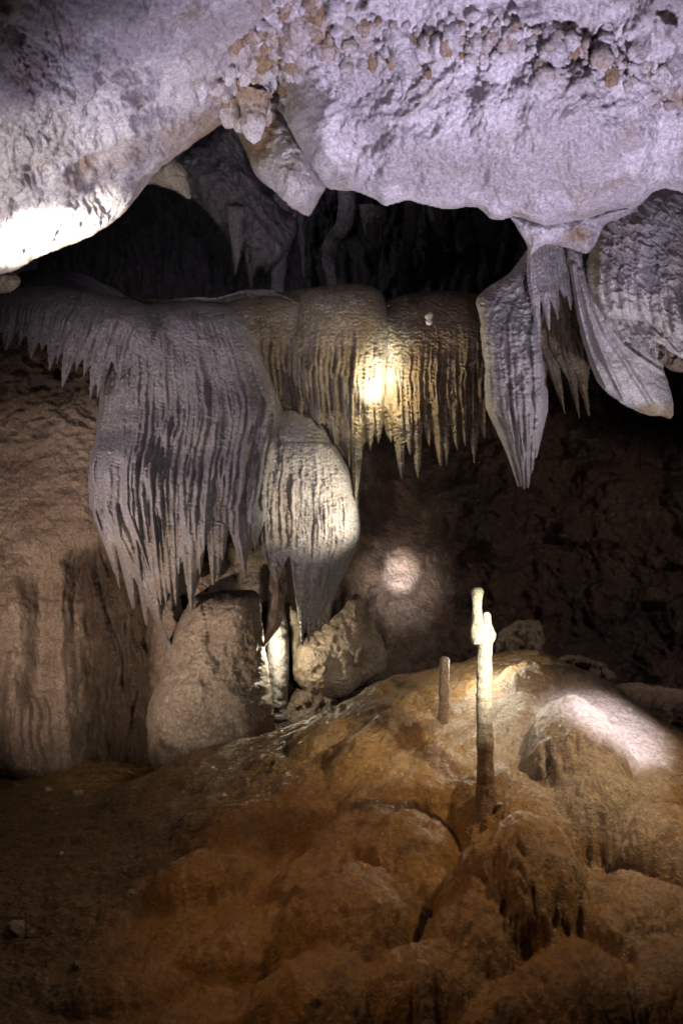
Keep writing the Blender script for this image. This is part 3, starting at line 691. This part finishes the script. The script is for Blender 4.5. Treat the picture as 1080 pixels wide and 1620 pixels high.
    curtain('flowstone_curtain', 'pale cone-shaped curtain with wrinkled shoulder, its folds meeting in one low tip', F, D, body, [(838, 392), (804, 440), (766, 490), (768, 580), (772, 640)], [(900, 392), (880, 450), (856, 520), (858, 580), (861, 640)], tg, M_PALE, 10, 7.5, 0.085, big=False,
            ampmod=am, stain=stn, seed=16, crink=0.008, base_px=(850, 395), wob=3)
    # --- lilac fringe below the pale bracket
    F = Field(820, 370, 930, 560, 1.1); X, Y = F.X, F.Y
    D = 5.70 + 0.10 * (1 - rnd(X - 828, 20)) - 0.02 * fbm(X, Y, 40, 3, 261) - 0.0006 * (Y - 380)
    body = (Y > 376) & (Y < 432) & (X > 834) & (X < 918)
    tg = [(842, 430, 852, 540, 8), (856, 430, 868, 521, 8), (868, 430, 882, 504, 9), (884, 430, 892, 470, 9), (898, 430, 902, 489, 8), (911, 430, 918, 470, 8)]
    curtain('stalactite_fringe', 'lilac fringe of thin points between the pale cone curtain and the smooth wing', F, D, body, [(838, 378), (836, 400), (836, 430)], [(905, 378), (912, 400), (916, 430)], tg, M_PALE, 17, 3.6, 0.026, big=False, seed=17, crink=0.003,
            base_px=(875, 380), cat='stalactite fringe')
    # --- brown fringe in the hollow behind
    F = Field(835, 450, 950, 680, 1.15); X, Y = F.X, F.Y
    D = 6.15 - 0.03 * fbm(X, Y, 40, 3, 271) + 0.0008 * (Y - 470)
    body = (Y > 455) & (Y < 545) & (X > 842) & (X < 934)
    tg = [(850, 540, 862, 640, 9), (862, 540, 893, 655, 10), (876, 540, 898, 600, 10), (890, 540, 916, 662, 9), (902, 540, 931, 656, 9), (915, 540, 927, 634, 8), (928, 540, 930, 600, 7)]
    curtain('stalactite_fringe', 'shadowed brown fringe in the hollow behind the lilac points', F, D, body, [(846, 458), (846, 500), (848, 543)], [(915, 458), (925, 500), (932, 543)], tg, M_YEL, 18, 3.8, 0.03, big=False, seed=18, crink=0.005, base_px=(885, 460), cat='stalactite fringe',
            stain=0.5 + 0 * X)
    # --- the smooth wing
    F = Field(885, 385, 1085, 680, 1.3); X, Y = F.X, F.Y
    poly = [(896, 392), (903, 450), (912, 505), (926, 560), (945, 606), (975, 634), (1015, 655), (1045, 660), (1062, 662), (1065, 640), (1057, 605), (1050, 580), (1058, 540), (1040, 500), (1000, 470), (960, 450), (940, 420), (928, 392)]
    d = sdf(X, Y, poly) + 1.5 * fbm(X, Y, 14, 3, 281)
    F.M = d > 0
    D = 5.62 - 0.28 * rnd(d, 55) + 0.0012 * (X - 900) - 0.03 * fbm(X, Y, 60, 4, 282)
    for pts, a in (([(905, 420), (918, 500), (935, 560), (958, 612)], .08), ([(915, 430), (932, 500), (955, 565), (985, 630)], .06), ([(926, 430), (950, 510), (990, 575), (1030, 640)], .045), ([(940, 480), (985, 545), (1050, 590)], .05)):
        F.rib(catmull(pts, 6), np.linspace(8, 5, 19) if len(pts) == 4 else np.linspace(8, 5, 13), np.full(len(catmull(pts, 6)), a), np.full(len(catmull(pts, 6)), 1.3), mask=False)
    D -= F.R + 0.006 * ridged(X, Y * 1.5, 20, 3, 283) + 0.004 * fbm(X, Y, 8, 3, 284)
    base = P(910, 400, 5.6)
    o = solid('flowstone_wing', points(F, D), F.M, 0.12, M_PALE, stain=0.75 * ss(620, 660, Y + 0.1 * (X - 1000)) * ss(960, 1030, X))
    tag(o, 'broad smooth lilac wing of flowstone sweeping down to a blunt brown-edged corner', 'flowstone wing')
    # --- big wrinkled mass at the right edge
    F = Field(915, 280, 1330, 640, 1.35); X, Y = F.X, F.Y
    poly = [(926, 430), (934, 385), (955, 335), (1005, 300), (1080, 285), (1200, 290), (1320, 340), (1320, 620), (1200, 600), (1120, 575), (1075, 548), (1040, 520), (1000, 505), (960, 500), (935, 470)]
    d = sdf(X, Y, poly) + 2 * fbm(X, Y, 16, 3, 291)
    body = (d > 0)
    q = (Y - 330) - 0.35 * (X - 930)
    D = 5.40 - 0.38 * rnd(d, 85) - 0.10 * fbm(X, Y, 110, 4, 292) - 0.0006 * (X - 930)
    cr = ridged(X + 12 * fbm(X, Y, 30, 2, 293), (Y - 0.55 * X) * 1.3, 26, 4, 294)
    D -= 0.048 * cr * ss(0.05, 0.3, np.clip(d / 90, 0, 1))
    tg = [(948, 480, 986, 540, 14), (968, 492, 1012, 552, 14), (995, 500, 1037, 570, 15), (1030, 515, 1068, 556, 16), (1065, 535, 1105, 580, 18), (1110, 560, 1160, 610, 22), (1170, 580, 1220, 640, 28)]
    curtain('flowstone_mass', 'big wrinkled cream flowstone bulge at the right edge with folds sweeping right', F, D, body, [(942, 400), (938, 440), (945, 480)], [(1180, 345), (1190, 460), (1200, 590)], tg, M_PALE, 15, 8.0, 0.055, big=False, seed=19, crink=0.006, base_px=(1020, 345),
            group=None, cat='flowstone', stain=0.35 * ss(-0.1, 0.4, fbm(X, Y, 70, 4, 295)))
    # --- shadowy broken rock under it
    F = Field(1020, 520, 1330, 720, 1.6); X, Y = F.X, F.Y
    poly = [(1030, 545), (1060, 530), (1150, 550), (1320, 580), (1320, 690), (1180, 650), (1110, 610), (1085, 590), (1060, 588), (1040, 570)]
    d = sdf(X, Y, poly) + 5 * fbm(X, Y, 12, 3, 296); F.M = d > 0
    D = 5.75 - 0.2 * rnd(d, 30) - 0.08 * (1 - np.clip(worley(X, Y, 16, 297)[0], 0, 1)) - 0.03 * fbm(X, Y, 8, 3, 298)
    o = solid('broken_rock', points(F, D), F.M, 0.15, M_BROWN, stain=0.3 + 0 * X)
    tag(o, 'shadowed broken rock under the wrinkled flowstone at the right edge', 'rock')

# ------------------------------------------------------------------ rocks
def rock_relief(name, label, poly, Y0, bulge, R, mat, cat='rock', step=1.5, rough=0.02, cell=0.0, thick=0.25, stain=None, ragged=3.0, seed=1, group=None, fine=0.006, extra=None):
    q = np.array(poly, float); F = Field(q[:, 0].min() - 12, q[:, 1].min() - 12, q[:, 0].max() + 12, q[:, 1].max() + 12, step); X, Y = F.X, F.Y
    d = sdf(X, Y, poly) + ragged * fbm(X, Y, 22, 4, seed); F.M = d > 0
    D = Y0 - bulge * rnd(d, R) - rough * 2 * fbm(X, Y, 45, 4, seed + 1) - rough * fbm(X, Y, 14, 4, seed + 2) - fine * fbm(X, Y, 6, 3, seed + 3)
    if cell:
        f1, f2 = worley(X + 8 * fbm(X, Y, 20, 2, seed + 5), Y + 8 * fbm(X, Y, 20, 2, seed + 6), cell, seed + 4); D = D - bulge * 0.5 * (1 - np.clip(f1, 0, 1)) + 0.02 * ss(0.08, 0, f2 - f1)
    if extra is not None: D = extra(X, Y, D)
    st = stain(X, Y) if stain else np.zeros(X.shape)
    base = P(float(q[:, 0].mean()), float(q[:, 1].max()), Y0)
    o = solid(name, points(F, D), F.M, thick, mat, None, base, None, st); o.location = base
    return tag(o, label, cat, group)

def build_rocks():
    def crease(pts, w, dep):
        c = catmull(pts, 6)
        def f(X, Y, D):
            dd = np.min([np.hypot(X - x, Y - y) for x, y in c], axis=0); return D + dep * np.exp(-(dd / w) ** 2)
        return f
    def ex(X, Y, D):
        D = crease([(322, 1000), (345, 1012), (380, 1014), (416, 1008)], 7, 0.03)(X, Y, D)
        D = crease([(322, 960), (330, 1000), (332, 1030), (345, 1050)], 4, 0.05)(X, Y, D)
        D -= 0.16 * np.exp(-(((X - 295) / 45) ** 2 + ((Y - 1110) / 50) ** 2)) + 0.10 * np.exp(-(((X - 385) / 40) ** 2 + ((Y - 1130) / 50) ** 2)) + 0.10 * np.exp(-(((X - 370) / 45) ** 2 + ((Y - 970) / 28) ** 2))
        return D + 0.10 * np.exp(-(((X - 390) / 40) ** 2 + ((Y - 1060) / 30) ** 2))
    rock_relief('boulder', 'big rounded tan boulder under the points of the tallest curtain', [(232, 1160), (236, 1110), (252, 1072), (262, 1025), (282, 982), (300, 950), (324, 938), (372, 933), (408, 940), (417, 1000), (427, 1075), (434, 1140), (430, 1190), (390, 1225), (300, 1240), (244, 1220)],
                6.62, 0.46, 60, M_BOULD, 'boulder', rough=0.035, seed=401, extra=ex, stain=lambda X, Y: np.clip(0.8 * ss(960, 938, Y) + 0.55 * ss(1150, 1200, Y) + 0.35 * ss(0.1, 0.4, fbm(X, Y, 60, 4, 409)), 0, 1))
    rock_relief('rock_column', 'grey rock column with one glaring side beside the tan boulder', [(424, 960), (446, 950), (456, 990), (458, 1060), (456, 1110), (462, 1155), (440, 1165), (426, 1150), (420, 1080), (418, 1010)], 6.95, 0.18, 18, M_FLOW, 'column', seed=411, ragged=2, stain=None)
    rock_relief('rock_sliver', 'thin rock sliver with painted yellow lamplight behind the points of the lower curtain', [(450, 960), (468, 955), (480, 985), (476, 1030), (470, 1062), (462, 1050), (456, 1010)], 7.05, 0.10, 12, M_YEL, 'rock', seed=421, ragged=2)  # ochre material paints in the lamplight on this sliver
    rock_relief('boulder', 'angular grey-brown rock pile with a knobbed crest under the lower curtain', [(462, 1050), (480, 1010), (512, 988), (535, 968), (552, 945), (570, 940), (580, 960), (594, 988), (612, 1025), (608, 1060), (575, 1080), (545, 1108), (505, 1112), (470, 1085)],
                7.05, 0.30, 45, M_BOULD, 'boulder', seed=431, rough=0.03, ragged=5, stain=lambda X, Y: 0.35 + 0.3 * fbm(X, Y, 50, 3, 439))
    rock_relief('boulder', 'low dark brown rock shelf between the boulders and the floor', [(380, 1200), (420, 1150), (470, 1090), (540, 1100), (600, 1075), (660, 1085), (640, 1130), (560, 1180), (450, 1230)], 7.0, 0.3, 60, M_BROWN, 'boulder', seed=441, rough=0.05, ragged=6, stain=lambda X, Y: 0.6 + 0 * X)
    rock_relief('rubble_rock', 'pale crumbly rock behind the tall stalagmite at the mound crest', [(782, 1030), (790, 1000), (812, 985), (840, 980), (858, 990), (862, 1015), (850, 1045), (800, 1060)], 6.4, 0.2, 25, M_BOULD, 'rock', seed=451, rough=0.05, cell=22, ragged=6, stain=lambda X, Y: 0.5 + 0 * X)
    rock_relief('rubble_rock', 'row of small brown rubble on the right shoulder of the mound', [(880, 1050), (895, 1036), (930, 1040), (965, 1058), (975, 1075), (950, 1095), (905, 1085)], 5.9, 0.16, 16, M_BOULD, 'rock', seed=461, rough=0.05, cell=18, ragged=5, stain=lambda X, Y: 0.45 + 0 * X)
    rock_relief('flowstone_bank', 'brown fluted flowstone bank behind the pale mound at the right edge', [(930, 1110), (960, 1086), (1010, 1080), (1080, 1090), (1200, 1100), (1330, 1120), (1330, 1420), (1150, 1380), (1080, 1330), (1020, 1260), (985, 1180)], 6.0, 0.5, 90, M_BROWN, 'flowstone', seed=471, rough=0.05,
                ragged=4, extra=lambda X, Y, D: D - 0.09 * ridged(X + 0.3 * Y + 12 * fbm(X, Y, 50, 2, 478), Y * 0.35, 40, 3, 479))
    # roof hangings
    def facet(X, Y, D):
        a = (X - 470) * 0.9 + (Y - 260) * 0.35
        return D + 0.0035 * np.abs(a) + 0.012 * ridged(X + Y * 0.4, Y * 0.3, 24, 3, 499)
    rock_relief('hanging_slab', 'smooth pinkish wedge of rock hanging point-down beside the knobbly crest', [(372, 190), (385, 180), (420, 168), (446, 180), (475, 222), (500, 262), (516, 294), (507, 312), (497, 332), (487, 343), (462, 330), (430, 300), (405, 280), (388, 240), (376, 215)], 4.75, 0.25, 60, M_CEIL, 'hanging rock', seed=491,
                rough=0.02, ragged=1.5, extra=facet, stain=lambda X, Y: np.clip(0.75 * ss(445, 415, X + 0.3 * (Y - 220)) * ss(280, 230, Y) + 0.25, 0, 1))
    rock_relief('hanging_rock', 'pale bracket with two blunt prongs under the right roof lobe', [(806, 340), (850, 342), (930, 330), (985, 322), (1010, 328), (985, 345), (958, 355), (946, 378), (936, 396), (926, 402), (905, 396), (886, 390), (862, 388), (846, 400), (838, 402), (828, 380), (815, 358)], 4.55, 0.16, 26, M_CEIL, 'hanging rock', seed=501,
                ragged=1.5, stain=lambda X, Y: np.clip(0.8 * np.exp(-(((X - 912) / 26) ** 2 + ((Y - 372) / 18) ** 2)) + 0.5 * np.exp(-(((X - 848) / 10) ** 2 + ((Y - 370) / 9) ** 2)), 0, 1))
    rock_relief('chamber_buttress', 'dark grey-green buttress leaning into the chamber under the left roof lobe', [(262, 262), (300, 225), (345, 195), (380, 180), (392, 250), (430, 310), (470, 350), (455, 400), (430, 430), (420, 448), (412, 425), (400, 462), (392, 440), (384, 430), (372, 400), (350, 365), (318, 326), (285, 300)], 7.9, 0.45, 50, M_CHAM,
                'rock', seed=511, rough=0.06, ragged=5, step=1.7, extra=lambda X, Y, D: D - 0.07 * ridged(X - 0.4 * Y, Y * 0.45, 22, 4, 519))
    rock_relief('rock_wedge', 'small rock wedge with its lit corner painted yellow just behind the left roof lobe edge', [(225, 290), (255, 250), (290, 262), (302, 314), (270, 300), (245, 293)], 6.2, 0.10, 25, M_YEL, 'rock', seed=521, ragged=2)  # ochre colour stands in for light falling on this corner
    rock_relief('roof_stub', 'brown rock stub joining the left fringe to the roof', [(-60, 430), (0, 425), (26, 432), (34, 446), (20, 460), (-20, 470), (-60, 476)], 5.0, 0.15, 18, M_BOULD, 'rock', seed=531, rough=0.03, ragged=4)

# ------------------------------------------------------------------ lathed stalactites and stalagmites
def lathe(name, axis, radii, mat, parent=None, base=None, nseg=48, nh=90, flute=0.0, nfl=9, lump=0.10, ring=0.04, seed=1, stain=None, cap=0.0):
    ax = resample(np.column_stack([catmull(axis, 10)]), nh, 3); L = np.linspace(0, 1, nh)
    r = np.interp(L, np.linspace(0, 1, len(radii)), radii)
    k = np.ones(5) / 5; r = np.convolve(np.pad(r, 2, 'edge'), k, 'valid')
    if cap: r = r * np.sqrt(np.clip(1 - np.clip((L - 1 + cap) / cap, 0, 0.9999) ** 2, 0, 1)); L = L
    
    th = np.linspace(0, 2 * np.pi, nseg, endpoint=False)
    T, Lg = np.meshgrid(th, L)
    len_ = np.linalg.norm(ax[-1] - ax[0]); sc = max(r.max(), 0.01)
    n = 0
    for o, (f, a) in enumerate(((1.0, 1.0), (2.1, .55), (4.3, .3))):
        cx = np.cos(T) * f * 1.2 + 40 + seed * 3.1; cy = np.sin(T) * f * 1.2 + Lg * len_ / sc * f * 0.55
        n = n + a * perlin(cx, cy, seed + o)
    rg = perlin(Lg * len_ / sc * 2.3 + seed, T * 0 + 2, seed + 9)
    R = r[:, None] * (1 + lump * n + ring * rg + flute * (np.abs(np.sin(T * nfl / 2 + 2 * perlin(Lg * 6, T * 0, seed + 4))) - 0.5))
    V = np.stack([ax[:, None, 0] + R * np.cos(T), ax[:, None, 1] + R * np.sin(T), ax[:, None, 2] + 0 * R], -1).reshape(-1, 3)
    f = []
    i, j = np.meshgrid(np.arange(nh - 1), np.arange(nseg), indexing='ij'); i = i.ravel(); j = j.ravel(); j2 = (j + 1) % nseg
    faces = np.stack([i * nseg + j, i * nseg + j2, (i + 1) * nseg + j2, (i + 1) * nseg + j], 1)
    if ax[-1, 2] < ax[0, 2]: faces = faces[:, ::-1]
    at = None
    if stain is not None: at = np.clip(np.interp(Lg, np.linspace(0, 1, len(stain)), stain), 0, 1).ravel()
    else: at = np.zeros(len(V))
    o = make_mesh(name, V, faces, mat, parent, base, None, at)
    if parent is None and base is not None: o.location = base
    return o

def pv(px, py, Y): return tuple(P(px, py, Y))

def build_lathes(gd):
    # the tall stalagmite: shaft, two lumpy heads, a small side knob
    Yd = gd(768, 1278) + 0.03; u = K * Yd
    base = P(768, 1282, Yd); e = empty('stalagmite', base)
    tag(e, 'tall slender stalagmite with a knobbed double head, glaring white halfway up', 'stalagmite', 'stalagmites on the mound')
    lathe('shaft', [pv(769, 1285, Yd), pv(767, 1200, Yd), pv(765, 1100, Yd), pv(767, 1010, Yd)], [19 * u, 15 * u, 14.5 * u, 12.5 * u, 13.5 * u, 12 * u, 13 * u, 11.5 * u, 12.5 * u, 12 * u, 12 * u], M_STAL, e, base, lump=0.08, ring=0.055, seed=3,
          stain=[1, .9, .8, .85, .7, .75, .55, .65, .4, .5, .25, .4, .1, .3, 0], nh=150)
    h = lathe('head', [pv(757, 1018, Yd - .01), pv(755, 985, Yd - .01), pv(754, 950, Yd - .01), pv(755, 929, Yd - .01)], [11 * u, 12.5 * u, 12.5 * u, 10.5 * u, 8.2 * u, 7.6 * u, 7.4 * u, 8 * u, 10 * u, 9.5 * u], M_STAL, e, base, lump=0.05, ring=0.04, seed=5, cap=0.09, stain=[0, .1, .1, .2, .35, .3, .3, .2, .1, .05, 0])
    lathe('side_knob', [pv(768, 1022, Yd + .01), pv(771, 1005, Yd + .01), pv(770, 985, Yd + .01), pv(769, 968, Yd + .01)], [6 * u, 12 * u, 13 * u, 10 * u, 6.5 * u, 6.5 * u, 6.5 * u], M_STAL, e, base, lump=0.05, ring=0.04, seed=7, cap=0.12, stain=[0, 0, 0, 0, .1, .1, 0, 0])
    lathe('foot', [pv(770, 1310, Yd), pv(769, 1275, Yd), pv(768, 1245, Yd)], [26 * u, 23 * u, 20 * u, 17 * u, 14.5 * u], M_STAL, e, base, lump=0.12, seed=9, stain=[1, 1, 1, 1, 1], nh=40)
    Yd = gd(702, 1150) + 0.04; u = K * Yd; base = P(702, 1150, Yd); e = empty('stalagmite', base)
    tag(e, 'short brown stalagmite peg with a bright rim behind the tall one', 'stalagmite', 'stalagmites on the mound')
    lathe('shaft', [pv(701, 1158, Yd), pv(702, 1100, Yd), pv(703, 1038, Yd)], [11 * u, 9 * u, 8.6 * u, 8.2 * u, 8.6 * u, 8 * u, 8 * u, 7.5 * u], M_STAL, e, base, lump=0.10, ring=0.06, seed=11, cap=0.06, stain=[1, 1, 1, 1, 1, 1, .95, .9, .6], nh=90)
    lathe('foot', [pv(700, 1168, Yd), pv(701, 1150, Yd), pv(701, 1138, Yd)], [20 * u, 15 * u, 11 * u, 9 * u], M_STAL, e, base, lump=0.12, seed=12, stain=[1, 1, 1, 1], nh=30)
    # hangings from the roof
    def hang(name, label, pts, Y, radii, mat, cat='stalactite', group=None, **kw):
        u = K * Y; b = P(pts[0][0], pts[0][1], Y)
        o = lathe(name, [pv(x, y, Y) for x, y in pts], [r * u for r in radii], mat, None, b, **kw); tag(o, label, cat, group); return o
    hang('stalactite', 'white crooked stalactite hanging from the crest of the right roof lobe', [(628, 55), (636, 90), (643, 120), (636, 160)], 3.12, [24, 22, 20, 17, 13, 10, 7, 3, 0.4], M_CEIL, lump=0.2, seed=21)
    hang('stalactite', 'crusty stub with a white bobbled tip in front of the hanging wedge', [(398, 150), (399, 180), (400, 205), (402, 228)], 4.2, [26, 22, 19, 17, 18, 17, 12, 1], M_CEIL, lump=0.35, ring=0.1, seed=22, stain=[.8, .7, .6, .5, .3, .1, 0, 0])
    hang('stalactite', 'stubby white nub low on the left roof lobe beside the brown crust', [(318, 128), (321, 150), (318, 166)], 3.75, [13, 12, 9, 6, 0.5], M_CEIL, lump=0.25, seed=23)
    hang('stalactite', 'white hooked nub at the top right corner of the roof', [(1068, 92), (1073, 115), (1080, 138)], 2.95, [16, 14, 11, 7, 0.5], M_CEIL, lump=0.25, seed=24)
    hang('stalactite', 'short white tooth among the knobbly crust at the upper right', [(1015, 62), (1016, 82), (1018, 100)], 2.95, [14, 12, 9, 5, 0.5], M_CEIL, lump=0.3, seed=25)
    hang('calcite_knob', 'tiny white two-ball calcite knob on the brown curtain', [(679, 515), (678, 508), (678, 500), (681, 493)], 6.12, [2, 5, 5.5, 4, 6, 6.5, 4, 0.3], M_STAL, 'calcite knob', lump=0.06, seed=26)
    # the far chamber's columns and stalactites
    far = [('rock_column', 'thick fluted dark column left of centre in the far chamber', [(450, 285), (449, 350), (446, 420), (444, 480)], 9.0, [12, 16, 20, 24, 17, 15, 14, 14, 16], .10, 'column'),
           ('rock_column', 'bent dark column right of the hanging wedge in the far chamber', [(548, 290), (545, 350), (522, 395), (534, 470)], 9.2, [14, 13, 13, 15, 14, 12, 12, 15], .10, 'column'),
           ('rock_column', 'slim dark column behind the brown curtain in the far chamber', [(652, 300), (648, 380), (638, 420), (640, 480)], 9.8, [16, 12, 10, 9, 9, 10, 12], .08, 'column'),
           ('rock_column', 'blunt dim pillar near the right end of the far chamber', [(742, 400), (738, 440), (738, 480)], 10.2, [8, 9, 12, 14], .08, 'column'),
           ('stalactite', 'long black stalactite at the lower end of the grey-green buttress', [(398, 330), (398, 400), (396, 458)], 7.6, [16, 14, 12, 10, 6, 1], .12, 'stalactite'),
           ('stalactite', 'shorter black stalactite beside the buttress tip', [(372, 330), (374, 390), (373, 434)], 7.4, [14, 12, 9, 5, 1], .12, 'stalactite'),
           ('stalactite', 'thin black stalactite between the two left columns', [(478, 330), (480, 400), (481, 440)], 9.6, [10, 8, 6, 4, 1], .1, 'stalactite'),
           ('stalactite', 'faint fluted stalactite clump at the right of the bent column', [(582, 330), (590, 390), (596, 425)], 9.6, [22, 20, 17, 10, 2], .2, 'stalactite'),
           ('stalactite', 'faint broad stalactite over the brown curtain', [(690, 300), (695, 360), (700, 395)], 10.2, [20, 18, 14, 8, 2], .15, 'stalactite'),
           ('stalactite', 'faint stalactite cluster next to the blunt dim pillar', [(770, 330), (775, 390), (776, 440)], 10.4, [24, 20, 14, 8, 2], .2, 'stalactite')]
    for k, (nm, lb, pts, Y, rad, fl, ct) in enumerate(far):
        hang(nm, lb, pts, Y, rad, M_CHAM, ct, 'rock forms in the far chamber', flute=fl, nfl=7, lump=0.16, ring=0.08, seed=40 + k, nseg=40, nh=70)

def pebble(name, label, px, py, Y, r, mat, seed, group='loose stones on the floor', cat='stone'):
    n, m = 20, 28
    th = np.linspace(0, np.pi, n)[:, None]; ph = np.linspace(0, 2 * np.pi, m, endpoint=False)[None]
    d = np.stack([np.sin(th) * np.cos(ph), np.sin(th) * np.sin(ph), np.cos(th) + 0 * ph], -1)
    nz = perlin(d[..., 0] * 1.4 + seed, d[..., 1] * 1.4 + d[..., 2] * 1.1, seed) + .5 * perlin(d[..., 0] * 3 + seed, d[..., 2] * 3 + d[..., 1] * 2, seed + 1)
    V = (d * (1 + 0.30 * nz[..., None]) * np.array([r * 1.35, r, r * 0.8])).reshape(-1, 3)
    i, j = np.meshgrid(np.arange(n - 1), np.arange(m), indexing='ij'); i = i.ravel(); j = j.ravel(); j2 = (j + 1) % m
    faces = np.stack([i * m + j, (i + 1) * m + j, (i + 1) * m + j2, i * m + j2], 1)
    o = make_mesh(name, V, faces, mat, attr=np.zeros(len(V))); o.location = P(px, py, Y); o.rotation_euler = (0, 0, seed)
    return tag(o, label, cat, group)

def build_pebbles(gd):
    for px, py, r, mat, lb in ((77, 1250, 7, M_CEIL, 'small white stone in the dark gap under the brown wall'), (27, 1244, 6, M_YEL, 'small yellow stone in the dark gap at the left edge'), (124, 1256, 8, M_BOULD, 'small brown stone in the dark gap under the wall'),
                           (26, 1470, 16, M_BOULD, 'fist-sized pale brown stone near the left edge of the floor'), (49, 1478, 6, M_YEL, 'tiny yellow stone beside the fist-sized one'), (122, 1526, 7, M_YEL, 'small ochre stone alone on the lower left floor'), (97, 1351, 5, M_CEIL, 'tiny pale chip on the left floor slope'),
                           (790, 1272, 3.5, M_CEIL, 'tiny white chip at the foot of the tall stalagmite')):
        Y = gd(px, py) - 0.01
        pebble('stone', lb, px, py, Y, r * K * Y, mat, int(px) % 17 + 2)

build_roof()
ground_depth = build_ground()
build_walls()
build_curtains()
build_rocks()
build_lathes(ground_depth)
build_pebbles(ground_depth)
